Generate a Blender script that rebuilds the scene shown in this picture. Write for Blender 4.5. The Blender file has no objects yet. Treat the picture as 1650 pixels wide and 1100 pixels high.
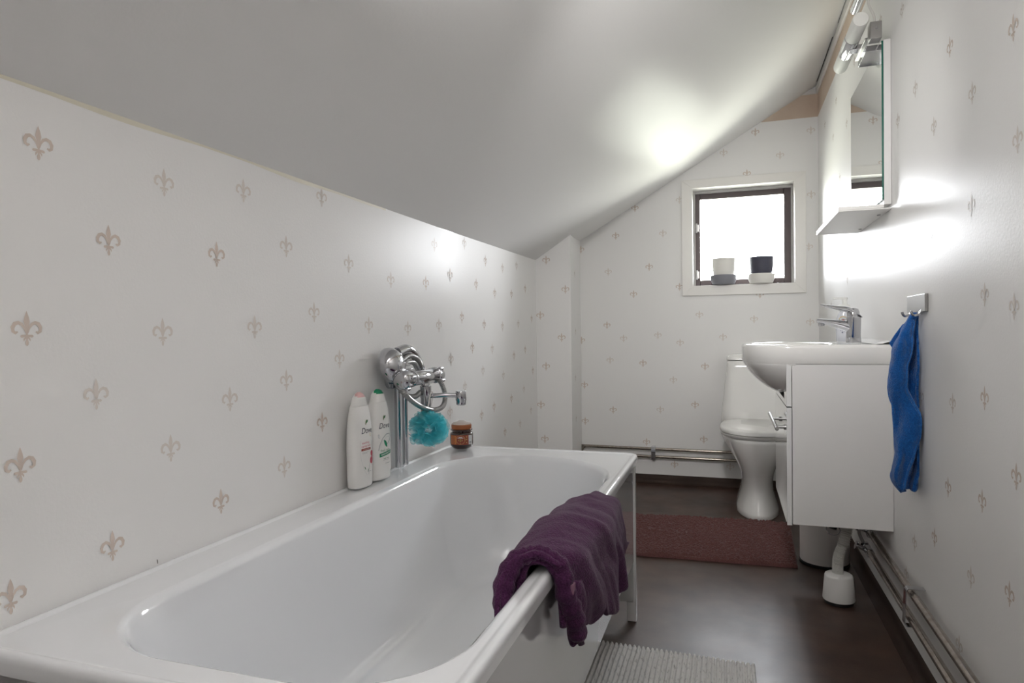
import bpy, bmesh, math, random
from mathutils import Vector, Matrix, noise
from math import sin, cos, pi, radians, sqrt

random.seed(7)
SC = bpy.context.scene
COL = SC.collection

# ------------------------------------------------------------------ camera
F_PX = 1062.66
CAM_H = 0.985
R_ROWS = [(0.95, 0.0, 0.0)]
def camera():
    vy = (1175, 530); vx = (-2400, 575)
    f = sqrt(-((vy[0]-825)*(vx[0]-825)+(vy[1]-550)*(vx[1]-550)))
    dy = Vector((vy[0]-825, -(vy[1]-550), -f)).normalized()
    dx = -Vector((vx[0]-825, -(vx[1]-550), -f)).normalized()
    dz = dx.cross(dy)
    cd = bpy.data.cameras.new('camera'); co = bpy.data.objects.new('camera', cd); COL.objects.link(co)
    cd.sensor_width = 36; cd.lens = f/1650*36; cd.clip_start = 0.02
    m = Matrix((dx, dy, dz)).to_4x4()
    m.translation = Vector((0, 0, CAM_H))
    co.matrix_world = m
    SC.camera = co
camera()

# ------------------------------------------------------------------ world, light, exposure
SC.view_settings.view_transform = 'Standard'
SC.view_settings.look = 'None'
SC.view_settings.gamma = 1
SC.view_settings.exposure = 0.12
SC.cycles.max_bounces = 10
SC.cycles.diffuse_bounces = 6
SC.cycles.sample_clamp_indirect = 6
w = bpy.data.worlds.new('daylight'); SC.world = w; w.use_nodes = True
nt = w.node_tree; nt.nodes.clear()
tc = nt.nodes.new('ShaderNodeTexCoord'); sp = nt.nodes.new('ShaderNodeSeparateXYZ')
cr = nt.nodes.new('ShaderNodeValToRGB'); bg = nt.nodes.new('ShaderNodeBackground'); ou = nt.nodes.new('ShaderNodeOutputWorld')
mp = nt.nodes.new('ShaderNodeMapRange'); mp.inputs[1].default_value = -1; mp.inputs[2].default_value = 1
nt.links.new(tc.outputs['Generated'], sp.inputs[0]); nt.links.new(sp.outputs[2], mp.inputs[0])
nt.links.new(mp.outputs[0], cr.inputs[0]); nt.links.new(cr.outputs[0], bg.inputs[0]); nt.links.new(bg.outputs[0], ou.inputs[0])
e = cr.color_ramp.elements
e[0].position = 0.0; e[0].color = (.46, .48, .42, 1)
e[1].position = 1.0; e[1].color = (.86, .93, 1.0, 1)
x = cr.color_ramp.elements.new(.47); x.color = (.56, .585, .51, 1)
x = cr.color_ramp.elements.new(.52); x.color = (.95, .97, 1.0, 1)
bg.inputs[1].default_value = 45.0

def area(name, loc, rot, sx, sy, power, color=(1, 1, 1), portal=False, spread=180):
    l = bpy.data.lights.new(name, 'AREA'); l.shape = 'RECTANGLE'; l.size = sx; l.size_y = sy
    l.energy = power; l.color = color
    l.spread = radians(spread)
    if portal: l.cycles.is_portal = True
    o = bpy.data.objects.new(name, l); COL.objects.link(o); o.location = loc; o.rotation_euler = rot
    return o
area('window_daylight_portal', (.08, 4.50, 1.565), (radians(-90), 0, 0), .60, .62, 1, portal=True)
area('added_fill_up_near_door', (-.15, .05, 1.66), (radians(180), 0, 0), .3, .5, 8.6, (1.0, .985, .97))  # added fill bounced off the ceiling, no real lamp stands here
area('added_fill_up_mid_room', (-.26, .74, 1.60), (radians(180), 0, 0), .2, .4, 5.5, (1.0, .985, .97))  # second added ceiling bounce, unseen and without a fixture
area('added_fill_towards_window', (-.05, 1.15, 1.88), (radians(70), 0, 0), .16, .12, 3.4, (1.0, .985, .97), spread=80)  # added unseen fill to brighten the back wall, not a room lamp

# ------------------------------------------------------------------ material helpers
def new_mat(name):
    m = bpy.data.materials.new(name); m.use_nodes = True
    return m, m.node_tree, m.node_tree.nodes['Principled BSDF']
def mat(name, col, rough=.5, metal=0, bump=None, var=None, coat=0, spec=.5, trans=0, sheen=0, ior=None):
    """bump=(scale,strength,distance); var=(scale, second colour)"""
    m, t, b = new_mat(name)
    b.inputs['Base Color'].default_value = (*col, 1); b.inputs['Roughness'].default_value = rough
    b.inputs['Metallic'].default_value = metal; b.inputs['Coat Weight'].default_value = coat
    b.inputs['Coat Roughness'].default_value = .05
    b.inputs['Specular IOR Level'].default_value = spec
    b.inputs['Transmission Weight'].default_value = trans
    if ior: b.inputs['IOR'].default_value = ior
    if sheen:
        b.inputs['Sheen Weight'].default_value = sheen; b.inputs['Sheen Roughness'].default_value = .4
    tcn = t.nodes.new('ShaderNodeTexCoord')
    if bump:
        n = t.nodes.new('ShaderNodeTexNoise'); n.inputs['Scale'].default_value = bump[0]; n.inputs['Detail'].default_value = 4
        bp = t.nodes.new('ShaderNodeBump'); bp.inputs['Strength'].default_value = bump[1]; bp.inputs['Distance'].default_value = bump[2]
        t.links.new(tcn.outputs['Object'], n.inputs['Vector']); t.links.new(n.outputs[0], bp.inputs['Height']); t.links.new(bp.outputs[0], b.inputs['Normal'])
    if var:
        n = t.nodes.new('ShaderNodeTexNoise'); n.inputs['Scale'].default_value = var[0]; n.inputs['Detail'].default_value = 5
        r = t.nodes.new('ShaderNodeValToRGB'); r.color_ramp.elements[0].position = .35; r.color_ramp.elements[1].position = .68
        r.color_ramp.elements[0].color = (*col, 1); r.color_ramp.elements[1].color = (*var[1], 1)
        t.links.new(tcn.outputs['Object'], n.inputs['Vector']); t.links.new(n.outputs[0], r.inputs[0]); t.links.new(r.outputs[0], b.inputs['Base Color'])
    return m

def satin(name, col, rough, k, bump, var=None):
    """matt paint or paper with a thin satin sheen that grows towards grazing view"""
    m = bpy.data.materials.new(name); m.use_nodes = True; t = m.node_tree; t.nodes.clear()
    N = t.nodes.new; L = t.links.new
    o = N('ShaderNodeOutputMaterial'); mx = N('ShaderNodeMixShader'); d = N('ShaderNodeBsdfDiffuse'); g = N('ShaderNodeBsdfGlossy')
    fr = N('ShaderNodeFresnel'); fr.inputs[0].default_value = 1.45; mu = N('ShaderNodeMath'); mu.operation = 'MULTIPLY'; mu.inputs[1].default_value = k
    d.inputs[0].default_value = (*col, 1); g.inputs['Roughness'].default_value = rough
    tcn = N('ShaderNodeTexCoord'); n = N('ShaderNodeTexNoise'); n.inputs['Scale'].default_value = bump[0]; n.inputs['Detail'].default_value = 4
    bp = N('ShaderNodeBump'); bp.inputs['Strength'].default_value = bump[1]; bp.inputs['Distance'].default_value = bump[2]
    L(tcn.outputs['Object'], n.inputs['Vector']); L(n.outputs[0], bp.inputs['Height'])
    for q in (d, g, fr): L(bp.outputs[0], q.inputs['Normal'])
    if var:
        n2 = N('ShaderNodeTexNoise'); n2.inputs['Scale'].default_value = var[0]; r = N('ShaderNodeValToRGB')
        r.color_ramp.elements[0].color = (*col, 1); r.color_ramp.elements[1].color = (*var[1], 1)
        L(tcn.outputs['Object'], n2.inputs['Vector']); L(n2.outputs[0], r.inputs[0]); L(r.outputs[0], d.inputs[0])
    L(fr.outputs[0], mu.inputs[0]); L(mu.outputs[0], mx.inputs[0]); L(d.outputs[0], mx.inputs[1]); L(g.outputs[0], mx.inputs[2]); L(mx.outputs[0], o.inputs[0])
    return m
M = {}
M['paper'] = satin('satin_wallpaper', (.81, .80, .79), .31, .46, (170, .25, .0012), (2.2, (.825, .815, .805)))
M['fleur'] = satin('wallpaper_motif', (.64, .55, .49), .27, .42, (170, .25, .0012))
M['fleur_pale'] = satin('wallpaper_motif_pale', (.71, .655, .61), .27, .42, (170, .25, .0012))
M['ceil'] = satin('satin_ceiling_paint', (.79, .78, .77), .26, .15, (120, .18, .0012))
M['beige'] = mat('bare_beige_board', (.55, .43, .34), .6, var=(6, (.60, .49, .40)))
M['cornice'] = mat('white_cornice_paint', (.70, .68, .66), .45)
M['gap'] = mat('dark_gap', (.03, .025, .02), .9)
M['stain'] = mat('yellowed_sealant', (.68, .64, .53), .5)
M['skirt'] = mat('brown_vinyl_upstand', (.030, .017, .013), .6, var=(5, (.045, .027, .02)), spec=.2)
M['white_paint'] = mat('white_window_paint', (.78, .76, .73), .35)
M['brown_frame'] = mat('brown_window_frame', (.055, .035, .035), .4)
M['grey_seal'] = mat('grey_window_seal', (.35, .34, .33), .5)
M['bath_panel'] = mat('glossy_bath_side_panel', (.56, .56, .57), .05, coat=1)
M['enamel'] = mat('white_bath_enamel', (.80, .81, .83), .085, coat=.6, spec=.5)
M['porcelain'] = mat('white_porcelain', (.80, .79, .77), .09, coat=.5)
M['seat'] = mat('white_toilet_seat_plastic', (.80, .79, .77), .2)
M['gloss_white'] = mat('white_high_gloss_panel', (.74, .74, .74), .06, coat=.8)
M['panel_edge'] = mat('grey_panel_edge', (.45, .45, .45), .35)
M['matt_white'] = mat('white_matt_foil', (.72, .71, .70), .42)
M['white_plastic'] = mat('white_plastic', (.78, .77, .75), .35)
M['chrome'] = mat('polished_chrome', (.52, .52, .54), .07, metal=1)
M['chrome_dull'] = mat('dull_pipe_chrome', (.42, .38, .34), .22, metal=1, var=(60, (.30, .26, .22)))
M['steel'] = mat('brushed_steel', (.42, .415, .41), .33, metal=1)
M['mirror'] = mat('mirror_silver', (.90, .92, .91), .01, metal=1)
M['green_edge'] = mat('green_glass_edge', (.02, .12, .09), .15)
M['black'] = mat('black_rubber', (.012, .012, .012), .5)
M['frost'] = mat('frosted_lamp_glass', (.72, .72, .69), .65)
M['cable'] = mat('grey_white_cable', (.62, .61, .58), .4)
M['bin'] = mat('white_bin_enamel', (.66, .63, .61), .35)

def floor_mat():
    m, t, b = new_mat('brown_vinyl_floor')
    N = t.nodes; L = t.links
    tcn = N.new('ShaderNodeTexCoord')
    n = N.new('ShaderNodeTexNoise'); n.inputs['Scale'].default_value = 5; n.inputs['Detail'].default_value = 7; n.inputs['Roughness'].default_value = .6
    r = N.new('ShaderNodeValToRGB'); r.color_ramp.elements[0].position = .3; r.color_ramp.elements[1].position = .72
    r.color_ramp.elements[0].color = (.026, .013, .009, 1); r.color_ramp.elements[1].color = (.085, .045, .031, 1)
    n2 = N.new('ShaderNodeTexNoise'); n2.inputs['Scale'].default_value = 9; n2.inputs['Detail'].default_value = 6
    mr = N.new('ShaderNodeMapRange'); mr.inputs[3].default_value = .31; mr.inputs[4].default_value = .50
    n3 = N.new('ShaderNodeTexNoise'); n3.inputs['Scale'].default_value = 260; n3.inputs['Detail'].default_value = 2
    bp = N.new('ShaderNodeBump'); bp.inputs['Strength'].default_value = .25; bp.inputs['Distance'].default_value = .001
    for a in (n, n2, n3): L.new(tcn.outputs['Object'], a.inputs['Vector'])
    L.new(n.outputs[0], r.inputs[0]); L.new(r.outputs[0], b.inputs['Base Color'])
    L.new(n2.outputs[0], mr.inputs[0]); L.new(mr.outputs[0], b.inputs['Roughness'])
    L.new(n3.outputs[0], bp.inputs['Height']); L.new(bp.outputs[0], b.inputs['Normal'])
    b.inputs['Specular IOR Level'].default_value = .62
    return m
M['floor'] = floor_mat()

def glass_pane_mat():
    m = bpy.data.materials.new('window_glass'); m.use_nodes = True; t = m.node_tree; t.nodes.clear()
    o = t.nodes.new('ShaderNodeOutputMaterial'); mx = t.nodes.new('ShaderNodeMixShader')
    a = t.nodes.new('ShaderNodeBsdfTransparent'); g = t.nodes.new('ShaderNodeBsdfGlossy'); g.inputs['Roughness'].default_value = 0.0
    lw = t.nodes.new('ShaderNodeFresnel'); lw.inputs[0].default_value = 1.5
    t.links.new(lw.outputs[0], mx.inputs[0]); t.links.new(a.outputs[0], mx.inputs[1]); t.links.new(g.outputs[0], mx.inputs[2]); t.links.new(mx.outputs[0], o.inputs[0])
    return m
M['glass'] = glass_pane_mat()

def thin_mat(name, col, alpha, rough=.4, transl=.5):
    m = bpy.data.materials.new(name); m.use_nodes = True; t = m.node_tree; t.nodes.clear()
    N = t.nodes.new; o = N('ShaderNodeOutputMaterial'); m1 = N('ShaderNodeMixShader'); m2 = N('ShaderNodeMixShader'); m3 = N('ShaderNodeMixShader')
    d = N('ShaderNodeBsdfDiffuse'); tr = N('ShaderNodeBsdfTranslucent'); g = N('ShaderNodeBsdfGlossy'); tp = N('ShaderNodeBsdfTransparent')
    d.inputs[0].default_value = tr.inputs[0].default_value = (*col, 1); g.inputs['Roughness'].default_value = rough
    m1.inputs[0].default_value = transl; m2.inputs[0].default_value = .08; m3.inputs[0].default_value = alpha
    L = t.links.new
    L(d.outputs[0], m1.inputs[1]); L(tr.outputs[0], m1.inputs[2]); L(m1.outputs[0], m2.inputs[1]); L(g.outputs[0], m2.inputs[2])
    L(tp.outputs[0], m3.inputs[1]); L(m2.outputs[0], m3.inputs[2]); L(m3.outputs[0], o.inputs[0])
    return m
M['puff'] = thin_mat('turquoise_netting', (.13, .70, .78), .46, .25, .45)
M['clear'] = thin_mat('clear_plastic_bottle', (.66, .66, .70), .62, .08, .4)
M['net_white'] = thin_mat('clear_wrap', (.85, .82, .78), .55, .1, .5)

def terry(name, c1, c2, scale=900, dist=.0016, sheen=.6, st=.9):
    m = mat(name, c1, .95, sheen=sheen, spec=.1)
    t = m.node_tree; b = t.nodes['Principled BSDF']; N = t.nodes; L = t.links
    tcn = N.new('ShaderNodeTexCoord'); n = N.new('ShaderNodeTexNoise'); n.inputs['Scale'].default_value = scale; n.inputs['Detail'].default_value = 2
    n2 = N.new('ShaderNodeTexNoise'); n2.inputs['Scale'].default_value = scale*.12; n2.inputs['Detail'].default_value = 3
    ad = N.new('ShaderNodeMath'); ad.operation = 'ADD'
    bp = N.new('ShaderNodeBump'); bp.inputs['Strength'].default_value = st; bp.inputs['Distance'].default_value = dist
    r = N.new('ShaderNodeValToRGB'); r.color_ramp.elements[0].position = .3; r.color_ramp.elements[1].position = .7
    r.color_ramp.elements[0].color = (*c1, 1); r.color_ramp.elements[1].color = (*c2, 1)
    L.new(tcn.outputs['Object'], n.inputs['Vector']); L.new(tcn.outputs['Object'], n2.inputs['Vector'])
    L.new(n.outputs[0], ad.inputs[0]); L.new(n2.outputs[0], ad.inputs[1]); L.new(ad.outputs[0], bp.inputs['Height']); L.new(bp.outputs[0], b.inputs['Normal'])
    L.new(n.outputs[0], r.inputs[0]); L.new(r.outputs[0], b.inputs['Base Color'])
    return m
M['plum'] = terry('plum_terry', (.042, .011, .038), (.088, .026, .080), 330, .0030, .15)
M['blue'] = terry('blue_terry', (.007, .066, .26), (.020, .140, .46), 330, .0050, .35)
M['blue_fold_highlight'] = terry('blue_fold_highlight', (.012, .085, .30), (.035, .17, .50), 330, .003, .5)  # lighter blue, highlight of the towel folds put into the colour
M['matbrown'] = terry('plum_brown_chenille', (.085, .036, .034), (.180, .085, .080), 420, .003, .25)

# ------------------------------------------------------------------ mesh helpers
def obj(name, verts, faces, m, parent=None, smooth=True, mats=None, fm=None, bevel=0, subsurf=0, seg=2, solid=0, angle=40):
    me = bpy.data.meshes.new(name); me.from_pydata([tuple(v) for v in verts], [], faces)
    me.materials.clear()
    for q in (mats or [m]): me.materials.append(q)
    if fm:
        for i, k in enumerate(fm): me.polygons[i].material_index = k
    b = bmesh.new(); b.from_mesh(me); bmesh.ops.recalc_face_normals(b, faces=b.faces[:]) if not fm else None
    b.to_mesh(me); b.free()
    if smooth:
        for p in me.polygons: p.use_smooth = True
        if not subsurf:
            me.set_sharp_from_angle(angle=radians(angle))
    o = bpy.data.objects.new(name, me); COL.objects.link(o)
    if parent: o.parent = parent
    if solid:
        s = o.modifiers.new('solid', 'SOLIDIFY'); s.thickness = solid; s.offset = 0
    if bevel:
        s = o.modifiers.new('bevel', 'BEVEL'); s.width = bevel; s.segments = seg; s.limit_method = 'ANGLE'; s.angle_limit = radians(35)
        s.harden_normals = True
    if subsurf:
        s = o.modifiers.new('sub', 'SUBSURF'); s.levels = subsurf; s.render_levels = subsurf
    return o
class MB:
    def __init__(s): s.v = []; s.f = []; s.m = []
    def add(s, v, f, k=0):
        n = len(s.v); s.v += [Vector(a) for a in v]; s.f += [tuple(i+n for i in q) for q in f]; s.m += [k]*len(f); return s
    def box(s, a, b, k=0):
        x0, y0, z0 = a; x1, y1, z1 = b
        return s.add([(x0,y0,z0),(x1,y0,z0),(x1,y1,z0),(x0,y1,z0),(x0,y0,z1),(x1,y0,z1),(x1,y1,z1),(x0,y1,z1)],
              [(0,3,2,1),(4,5,6,7),(0,1,5,4),(1,2,6,5),(2,3,7,6),(3,0,4,7)], k)
    def lathe(s, prof, n=40, mtx=None, k=0, caps=True):
        v = []; f = []
        for (r, z) in prof:
            for i in range(n): a = 2*pi*i/n; v.append(Vector((r*cos(a), r*sin(a), z)))
        for j in range(len(prof)-1):
            for i in range(n): f.append((j*n+i, j*n+(i+1) % n, (j+1)*n+(i+1) % n, (j+1)*n+i))
        if caps:
            f.append(tuple(reversed(range(n)))); f.append(tuple((len(prof)-1)*n+i for i in range(n)))
        if mtx: v = [mtx @ a for a in v]
        return s.add(v, f, k)
    def tube(s, pts, rad, n=14, k=0, sub=1):
        v, f = sweep(pts, rad, n, sub); return s.add(v, f, k)
    def build(s, name, m, parent=None, **kw):
        if isinstance(m, (list, tuple)): return obj(name, s.v, s.f, None, parent, mats=list(m), fm=s.m, **kw)
        return obj(name, s.v, s.f, m, parent, **kw)
def catmull(pts, sub):
    if sub <= 1: return [Vector(p) for p in pts]
    P = [Vector(p) for p in pts]; P = [P[0]*2-P[1]] + P + [P[-1]*2-P[-2]]; out = []
    for i in range(1, len(P)-2):
        for j in range(sub):
            t = j/sub; a, b, c, d = P[i-1:i+3]
            out.append(.5*((2*b)+(c-a)*t+(2*a-5*b+4*c-d)*t*t+(3*b-a-3*c+d)*t**3))
    out.append(P[-2]); return out
def sweep(pts, rad, n=14, sub=1):
    P = catmull(pts, sub); v = []; f = []
    T = [(P[min(i+1, len(P)-1)]-P[max(i-1, 0)]).normalized() for i in range(len(P))]
    up = Vector((0, 0, 1)) if abs(T[0].z) < .9 else Vector((1, 0, 0))
    nrm = (up - T[0]*up.dot(T[0])).normalized()
    for i, p in enumerate(P):
        nrm = (nrm - T[i]*nrm.dot(T[i])).normalized(); bn = T[i].cross(nrm)
        r = rad(i/(len(P)-1), i) if callable(rad) else rad
        for j in range(n): a = 2*pi*j/n; v.append(p+nrm*(r*cos(a))+bn*(r*sin(a)))
    for i in range(len(P)-1):
        for j in range(n): f.append((i*n+j, i*n+(j+1) % n, (i+1)*n+(j+1) % n, (i+1)*n+j))
    f.append(tuple(reversed(range(n)))); f.append(tuple((len(P)-1)*n+j for j in range(n)))
    return v, f
def rrect(cx, cy, hx, hy, r, n=16):
    """rounded rectangle, r = radius or 4 radii for corners (+x+y),(-x+y),(-x-y),(+x-y); 4*n points"""
    rr = r if isinstance(r, (list, tuple)) else [r]*4
    out = []
    for q, (sx, sy, a0) in enumerate(((1, 1, 0), (-1, 1, 90), (-1, -1, 180), (1, -1, 270))):
        c = Vector((cx+sx*(hx-rr[q]), cy+sy*(hy-rr[q])))
        for i in range(n):
            a = radians(a0+90*i/(n-1)); out.append((c.x+rr[q]*cos(a), c.y+rr[q]*sin(a)))
    return out
def loft(rings, cap0=False, cap1=False):
    n = len(rings[0]); v = []; f = []
    for r in rings: v += [Vector(p) for p in r]
    for j in range(len(rings)-1):
        for i in range(n): f.append((j*n+i, j*n+(i+1) % n, (j+1)*n+(i+1) % n, (j+1)*n+i))
    if cap0: f.append(tuple(reversed(range(n))))
    if cap1: f.append(tuple((len(rings)-1)*n+i for i in range(n)))
    return v, f
def grid(nu, nv, fn):
    v = [fn(i/(nu-1), j/(nv-1)) for j in range(nv) for i in range(nu)]
    f = [(j*nu+i, j*nu+i+1, (j+1)*nu+i+1, (j+1)*nu+i) for j in range(nv-1) for i in range(nu-1)]
    return v, f
def empty(name, loc, label=None, cat=None, group=None):
    o = bpy.data.objects.new(name, None); COL.objects.link(o); o.location = loc; o.empty_display_size = .05
    if label: o['label'] = label
    if cat: o['category'] = cat
    if group: o['group'] = group
    return o
def adopt(root, *objs):
    """parent parts built in world space under a root that stands elsewhere"""
    bpy.context.view_layer.update()
    for o in objs:
        o.parent = root; o.matrix_parent_inverse = Matrix.Translation(-root.location)
def struct(o, parent=None):
    o['kind'] = 'structure'; return o
def face_room(mb):
    """turn every face of a wall towards the room"""
    c = Vector((-.2, 1.9, 1.15))
    for i, q in enumerate(mb.f):
        a, b, d = mb.v[q[0]], mb.v[q[1]], mb.v[q[2]]; n = (b-a).cross(d-a)
        if n.dot(c-a) < 0: mb.f[i] = tuple(reversed(q))
    return mb
def tag(o, label, cat, group=None):
    o['label'] = label; o['category'] = cat
    if group: o['group'] = group
    return o
def part(mb, name, m, root, **kw):
    o = mb.build(name, m, None, **kw); adopt(root, o); return o
def sub(mb, name, m, par, root, **kw):
    o = mb.build(name, m, None, **kw); o.parent = par
    return o
def lerp(a, b, t): return a+(b-a)*t
def table(tb, x):
    """piecewise-smooth lookup"""
    if x <= tb[0][0]: return tb[0][1]
    for (a, p), (b, q) in zip(tb, tb[1:]):
        if x <= b:
            t = (x-a)/(b-a); t = t*t*(3-2*t); return p+(q-p)*t
    return tb[-1][1]

# ------------------------------------------------------------------ wallpaper motif
def stroke(pts, wid, mirror=False):
    v = []; f = []
    for i, (x, y) in enumerate(pts):
        a = pts[max(i-1, 0)]; b = pts[min(i+1, len(pts)-1)]
        d = Vector((b[0]-a[0], b[1]-a[1])).normalized(); nx, ny = -d.y*wid[i]/2, d.x*wid[i]/2
        v += [(x+nx, y+ny), (x-nx, y-ny)]
    for i in range(len(pts)-1): f.append((2*i, 2*i+1, 2*i+3, 2*i+2))
    if mirror: v = [(-x, y) for x, y in v]
    return v, f
curl = [(.03, -.12), (.07, .03), (.15, .14), (.26, .19), (.37, .15), (.43, .05), (.42, -.06), (.34, -.11), (.28, -.07)]
cw = [.03, .07, .09, .10, .12, .12, .10, .08, .05]
FLEUR = [stroke([(0, .52), (0, .44), (0, .33), (0, .22), (0, .1), (0, 0), (0, -.16)], [.005, .07, .15, .19, .13, .07, .06]),
         stroke(curl, cw), stroke(curl, cw, True),
         stroke([(-.20, -.205), (-.17, -.2), (0, -.19), (.17, -.2), (.20, -.205)], [.03, .08, .075, .08, .03]),
         stroke([(0, -.22), (0, -.3), (0, -.38), (0, -.44), (0, -.48)], [.04, .06, .11, .09, .02]),
         stroke([(.03, -.23), (.09, -.29), (.10, -.35)], [.05, .05, .01]), stroke([(.03, -.23), (.09, -.29), (.10, -.35)], [.05, .05, .01], True)]
def add_fleurs(mb, spots, fr, k1, k2, s=.052):
    """fr maps (u, z) on the wall to a point just off its surface"""
    for i, (u, z, *pale) in enumerate(spots):
        k = k2 if (pale and pale[0]) else k1
        for v, f in FLEUR:
            mb.add([fr(u+a*s*.92, z+b*s) for a, b in v], f, k)

# ------------------------------------------------------------------ the room shell
XR = .508; YB = 4.304; YF = -.9; OFF = .0006
CR = (.497, 2.418)
wl = [(YF, -.994), (2.3, -.994), (3.7, -1.068), (3.72, -1.0691)]
def wlx(y):
    for (a, p), (b, q) in zip(wl, wl[1:]):
        if y <= b: return lerp(p, q, (y-a)/(b-a))
    return wl[-1][1]
def ceil_left(y):  return 1.365 if y < 2.3 else lerp(1.365, 1.400, (y-2.3)/1.4)
# left wall
mb = MB(); ys = [YF+i*(3.72-YF)/40 for i in range(41)]
v = []; f = []
for y in ys: v += [(wlx(y), y, 0), (wlx(y), y, 1.6)]
for i in range(40): f.append((2*i, 2*i+2, 2*i+3, 2*i+1))
mb.add(v, f, 0)
LF = [(.731,1.279),(.847,1.147),(.965,1.269,1),(1.094,1.15),(1.176,1.296,1),(.707,.998),(.955,.992,1),(.818,.89,1),(1.124,.851,1),(.693,.797),(.968,.775,1),
 (1.093,.644),(.842,.631),(.675,.609),(1.204,1.002,1),(1.318,1.193,1),(1.465,1.337,1),(1.31,.877,1),(1.297,.675,1),(1.424,1.04,1),(1.535,.918,1),(1.689,1.009,1),
 (1.451,.759),(1.588,1.178,1),(.60,1.12),(.58,.88),(.46,1.27),(.47,1.0),(.45,.76),(.33,1.12),(.32,.87),(.33,.62),(.2,1.26),(.2,.99),(.2,.74)]
LPX = [(629.5,451,1),(686,456,0),(725.5,443,0),(700,394,1),(748,392,1),(782,420,0),(767,458,0),(809.5,432,1),(832,428,1),(797,472,0),(824,474,0),(846,465,0),
 (657,529,1),(707,524,1),(744,511,0),(780,523,0),(809.5,526,1),(835,522,1),(856.5,513.5,0),(761,560,0),(793,562,1),(828,573,0),(846,563,0),(726.6,578.6,1),
 (778,597,1),(858.6,597,0),(811,605,1),(749,623,1),(844,627,1),(824,642,0),(796,655,0),(855.6,661,1),(776,669,0),(725,664,1),(838,683,1),(813.6,696,0)]
def on_left(px, py):
    r = SC.camera.matrix_world.to_3x3() @ Vector((px-825, -(py-550), -F_PX))
    t = -.994/r.x
    for _ in range(6): t = wlx(r.y*t)/r.x
    return r.y*t, CAM_H+r.z*t
for p in LPX:
    LF.append((*on_left(p[0], p[1]), p[2]))
def frL(u, z): return (wlx(u)+OFF, u, z)
add_fleurs(mb, LF, frL, 1, 2)
# stained paper edge under the ceiling
st = []; sf = []
for i in range(41):
    y = .4+i*.035; st += [(wlx(y)+OFF*.7, y, 1.372), (wlx(y)+OFF*.7, y, 1.372-.011-.009*max(0, noise.noise(Vector((y*4, 0, 3)))+.25))]
for i in range(40): sf.append((2*i, 2*i+1, 2*i+3, 2*i+2))
mb.add(st, sf, 3)
y_, z_ = on_left(253, 904)
mb.add([(wlx(y_)+OFF, y_+a, z_+b) for a, b in ((-.0008, .004), (.0006, .003), (.0012, 0), (.0016, -.004), (.0004, -.005), (-.0004, -.001))], [(0, 1, 2, 3, 4, 5)], 4)
struct(face_room(mb).build('wall_left', [M['paper'], M['fleur'], M['fleur_pale'], M['stain'], M['gap']], angle=20))

# boxed-in post in the far left corner, papered like the walls
mb = MB(); PX0, PX1, PY0 = -1.068, -.861, 3.70; PXB = -.936
mb.add([(PX0-.02, PY0, 0), (PX1, PY0, 0), (PX1, PY0, 1.7), (PX0-.02, PY0, 1.7)], [(0, 1, 2, 3)], 0)
mb.add([(PX1, PY0, 0), (PXB, YB, 0), (PXB, YB, 1.7), (PX1, PY0, 1.7)], [(0, 1, 2, 3)], 0)
def on_y(px, py, yy):
    r = SC.camera.matrix_world.to_3x3() @ Vector((px-825, -(py-550), -F_PX)); t = yy/r.y
    return r.x*t, CAM_H+r.z*t
add_fleurs(mb, [on_y(*p, PY0) for p in ((880,419),(870.5,508),(905,543.6),(880,590),(871.7,652),(878,707),(911,466),(905,690),(900,620))][:7], lambda u, z: (u, PY0-OFF, z), 1, 2)
def frP(u, z): return (lerp(PX1, PXB, (u-PY0)/(YB-PY0))+OFF, u, z)
add_fleurs(mb, [(3.93, 1.33, 1), (3.95, .98, 1), (3.92, .70, 1), (3.93, .45, 1)], frP, 1, 2)
struct(face_room(mb).build('wall_corner', [M['paper'], M['fleur'], M['fleur_pale']], angle=20))

# back wall with the window opening
WX0, WX1, WZ0, WZ1 = -.214, .378, 1.259, 1.868
mb = MB()
def wq(x0, x1, z0, z1, k=0): mb.add([(x0, YB, z0), (x1, YB, z0), (x1, YB, z1), (x0, YB, z1)], [(0, 1, 2, 3)], k)
wq(-1.3, WX0, 0, 2.238); wq(WX1, XR, 0, 2.238); wq(WX0, WX1, 0, WZ0); wq(WX0, WX1, WZ1, 2.238)
wq(-1.3, XR, 2.238, 2.372, 3); wq(-1.3, XR, 2.372, 2.6, 0)
BF = [(.16,2.182),(.299,2.029,1),(-.025,2.075,1),(-.397,1.599,1),(-.485,1.39),(-.292,1.804,1),(-.698,1.601),(-.572,1.773),(-.749,1.369,1),(-.297,1.256),
 (-.586,1.218),(-.761,1.02),(-.177,1.077,1),(-.434,.951,1),(-.037,.935,1),(-.296,.902,1),(.145,1.044,1),(-.915,.626),(-.34,.666,1),(-.146,.753),(-.208,.51),
 (-.726,.466),(-.512,.263),(-.157,.293),(-.337,.127),(-.932,.923),(-.743,.791,1),(-.53,.772),(-.423,.474,1),(-.93,1.524),(-.653,.933,1),(-.913,.387),
 (.47,2.16,1),(.47,1.78,1),(.455,1.47,1),(.46,1.02,1),(.11,1.935),(.18,1.195),(.30,.80),(.45,.6,1),(.3,.5,1),(.02,.7,1),(.0,.13,1),(.35,.25,1),(.05,.4,1),(-.62,.13,1),(-.80,.15,1)]
add_fleurs(mb, BF, lambda u, z: (u, YB-OFF, z), 1, 2)
struct(face_room(mb).build('wall_back', [M['paper'], M['fleur'], M['fleur_pale'], M['beige']], angle=20))

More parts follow.
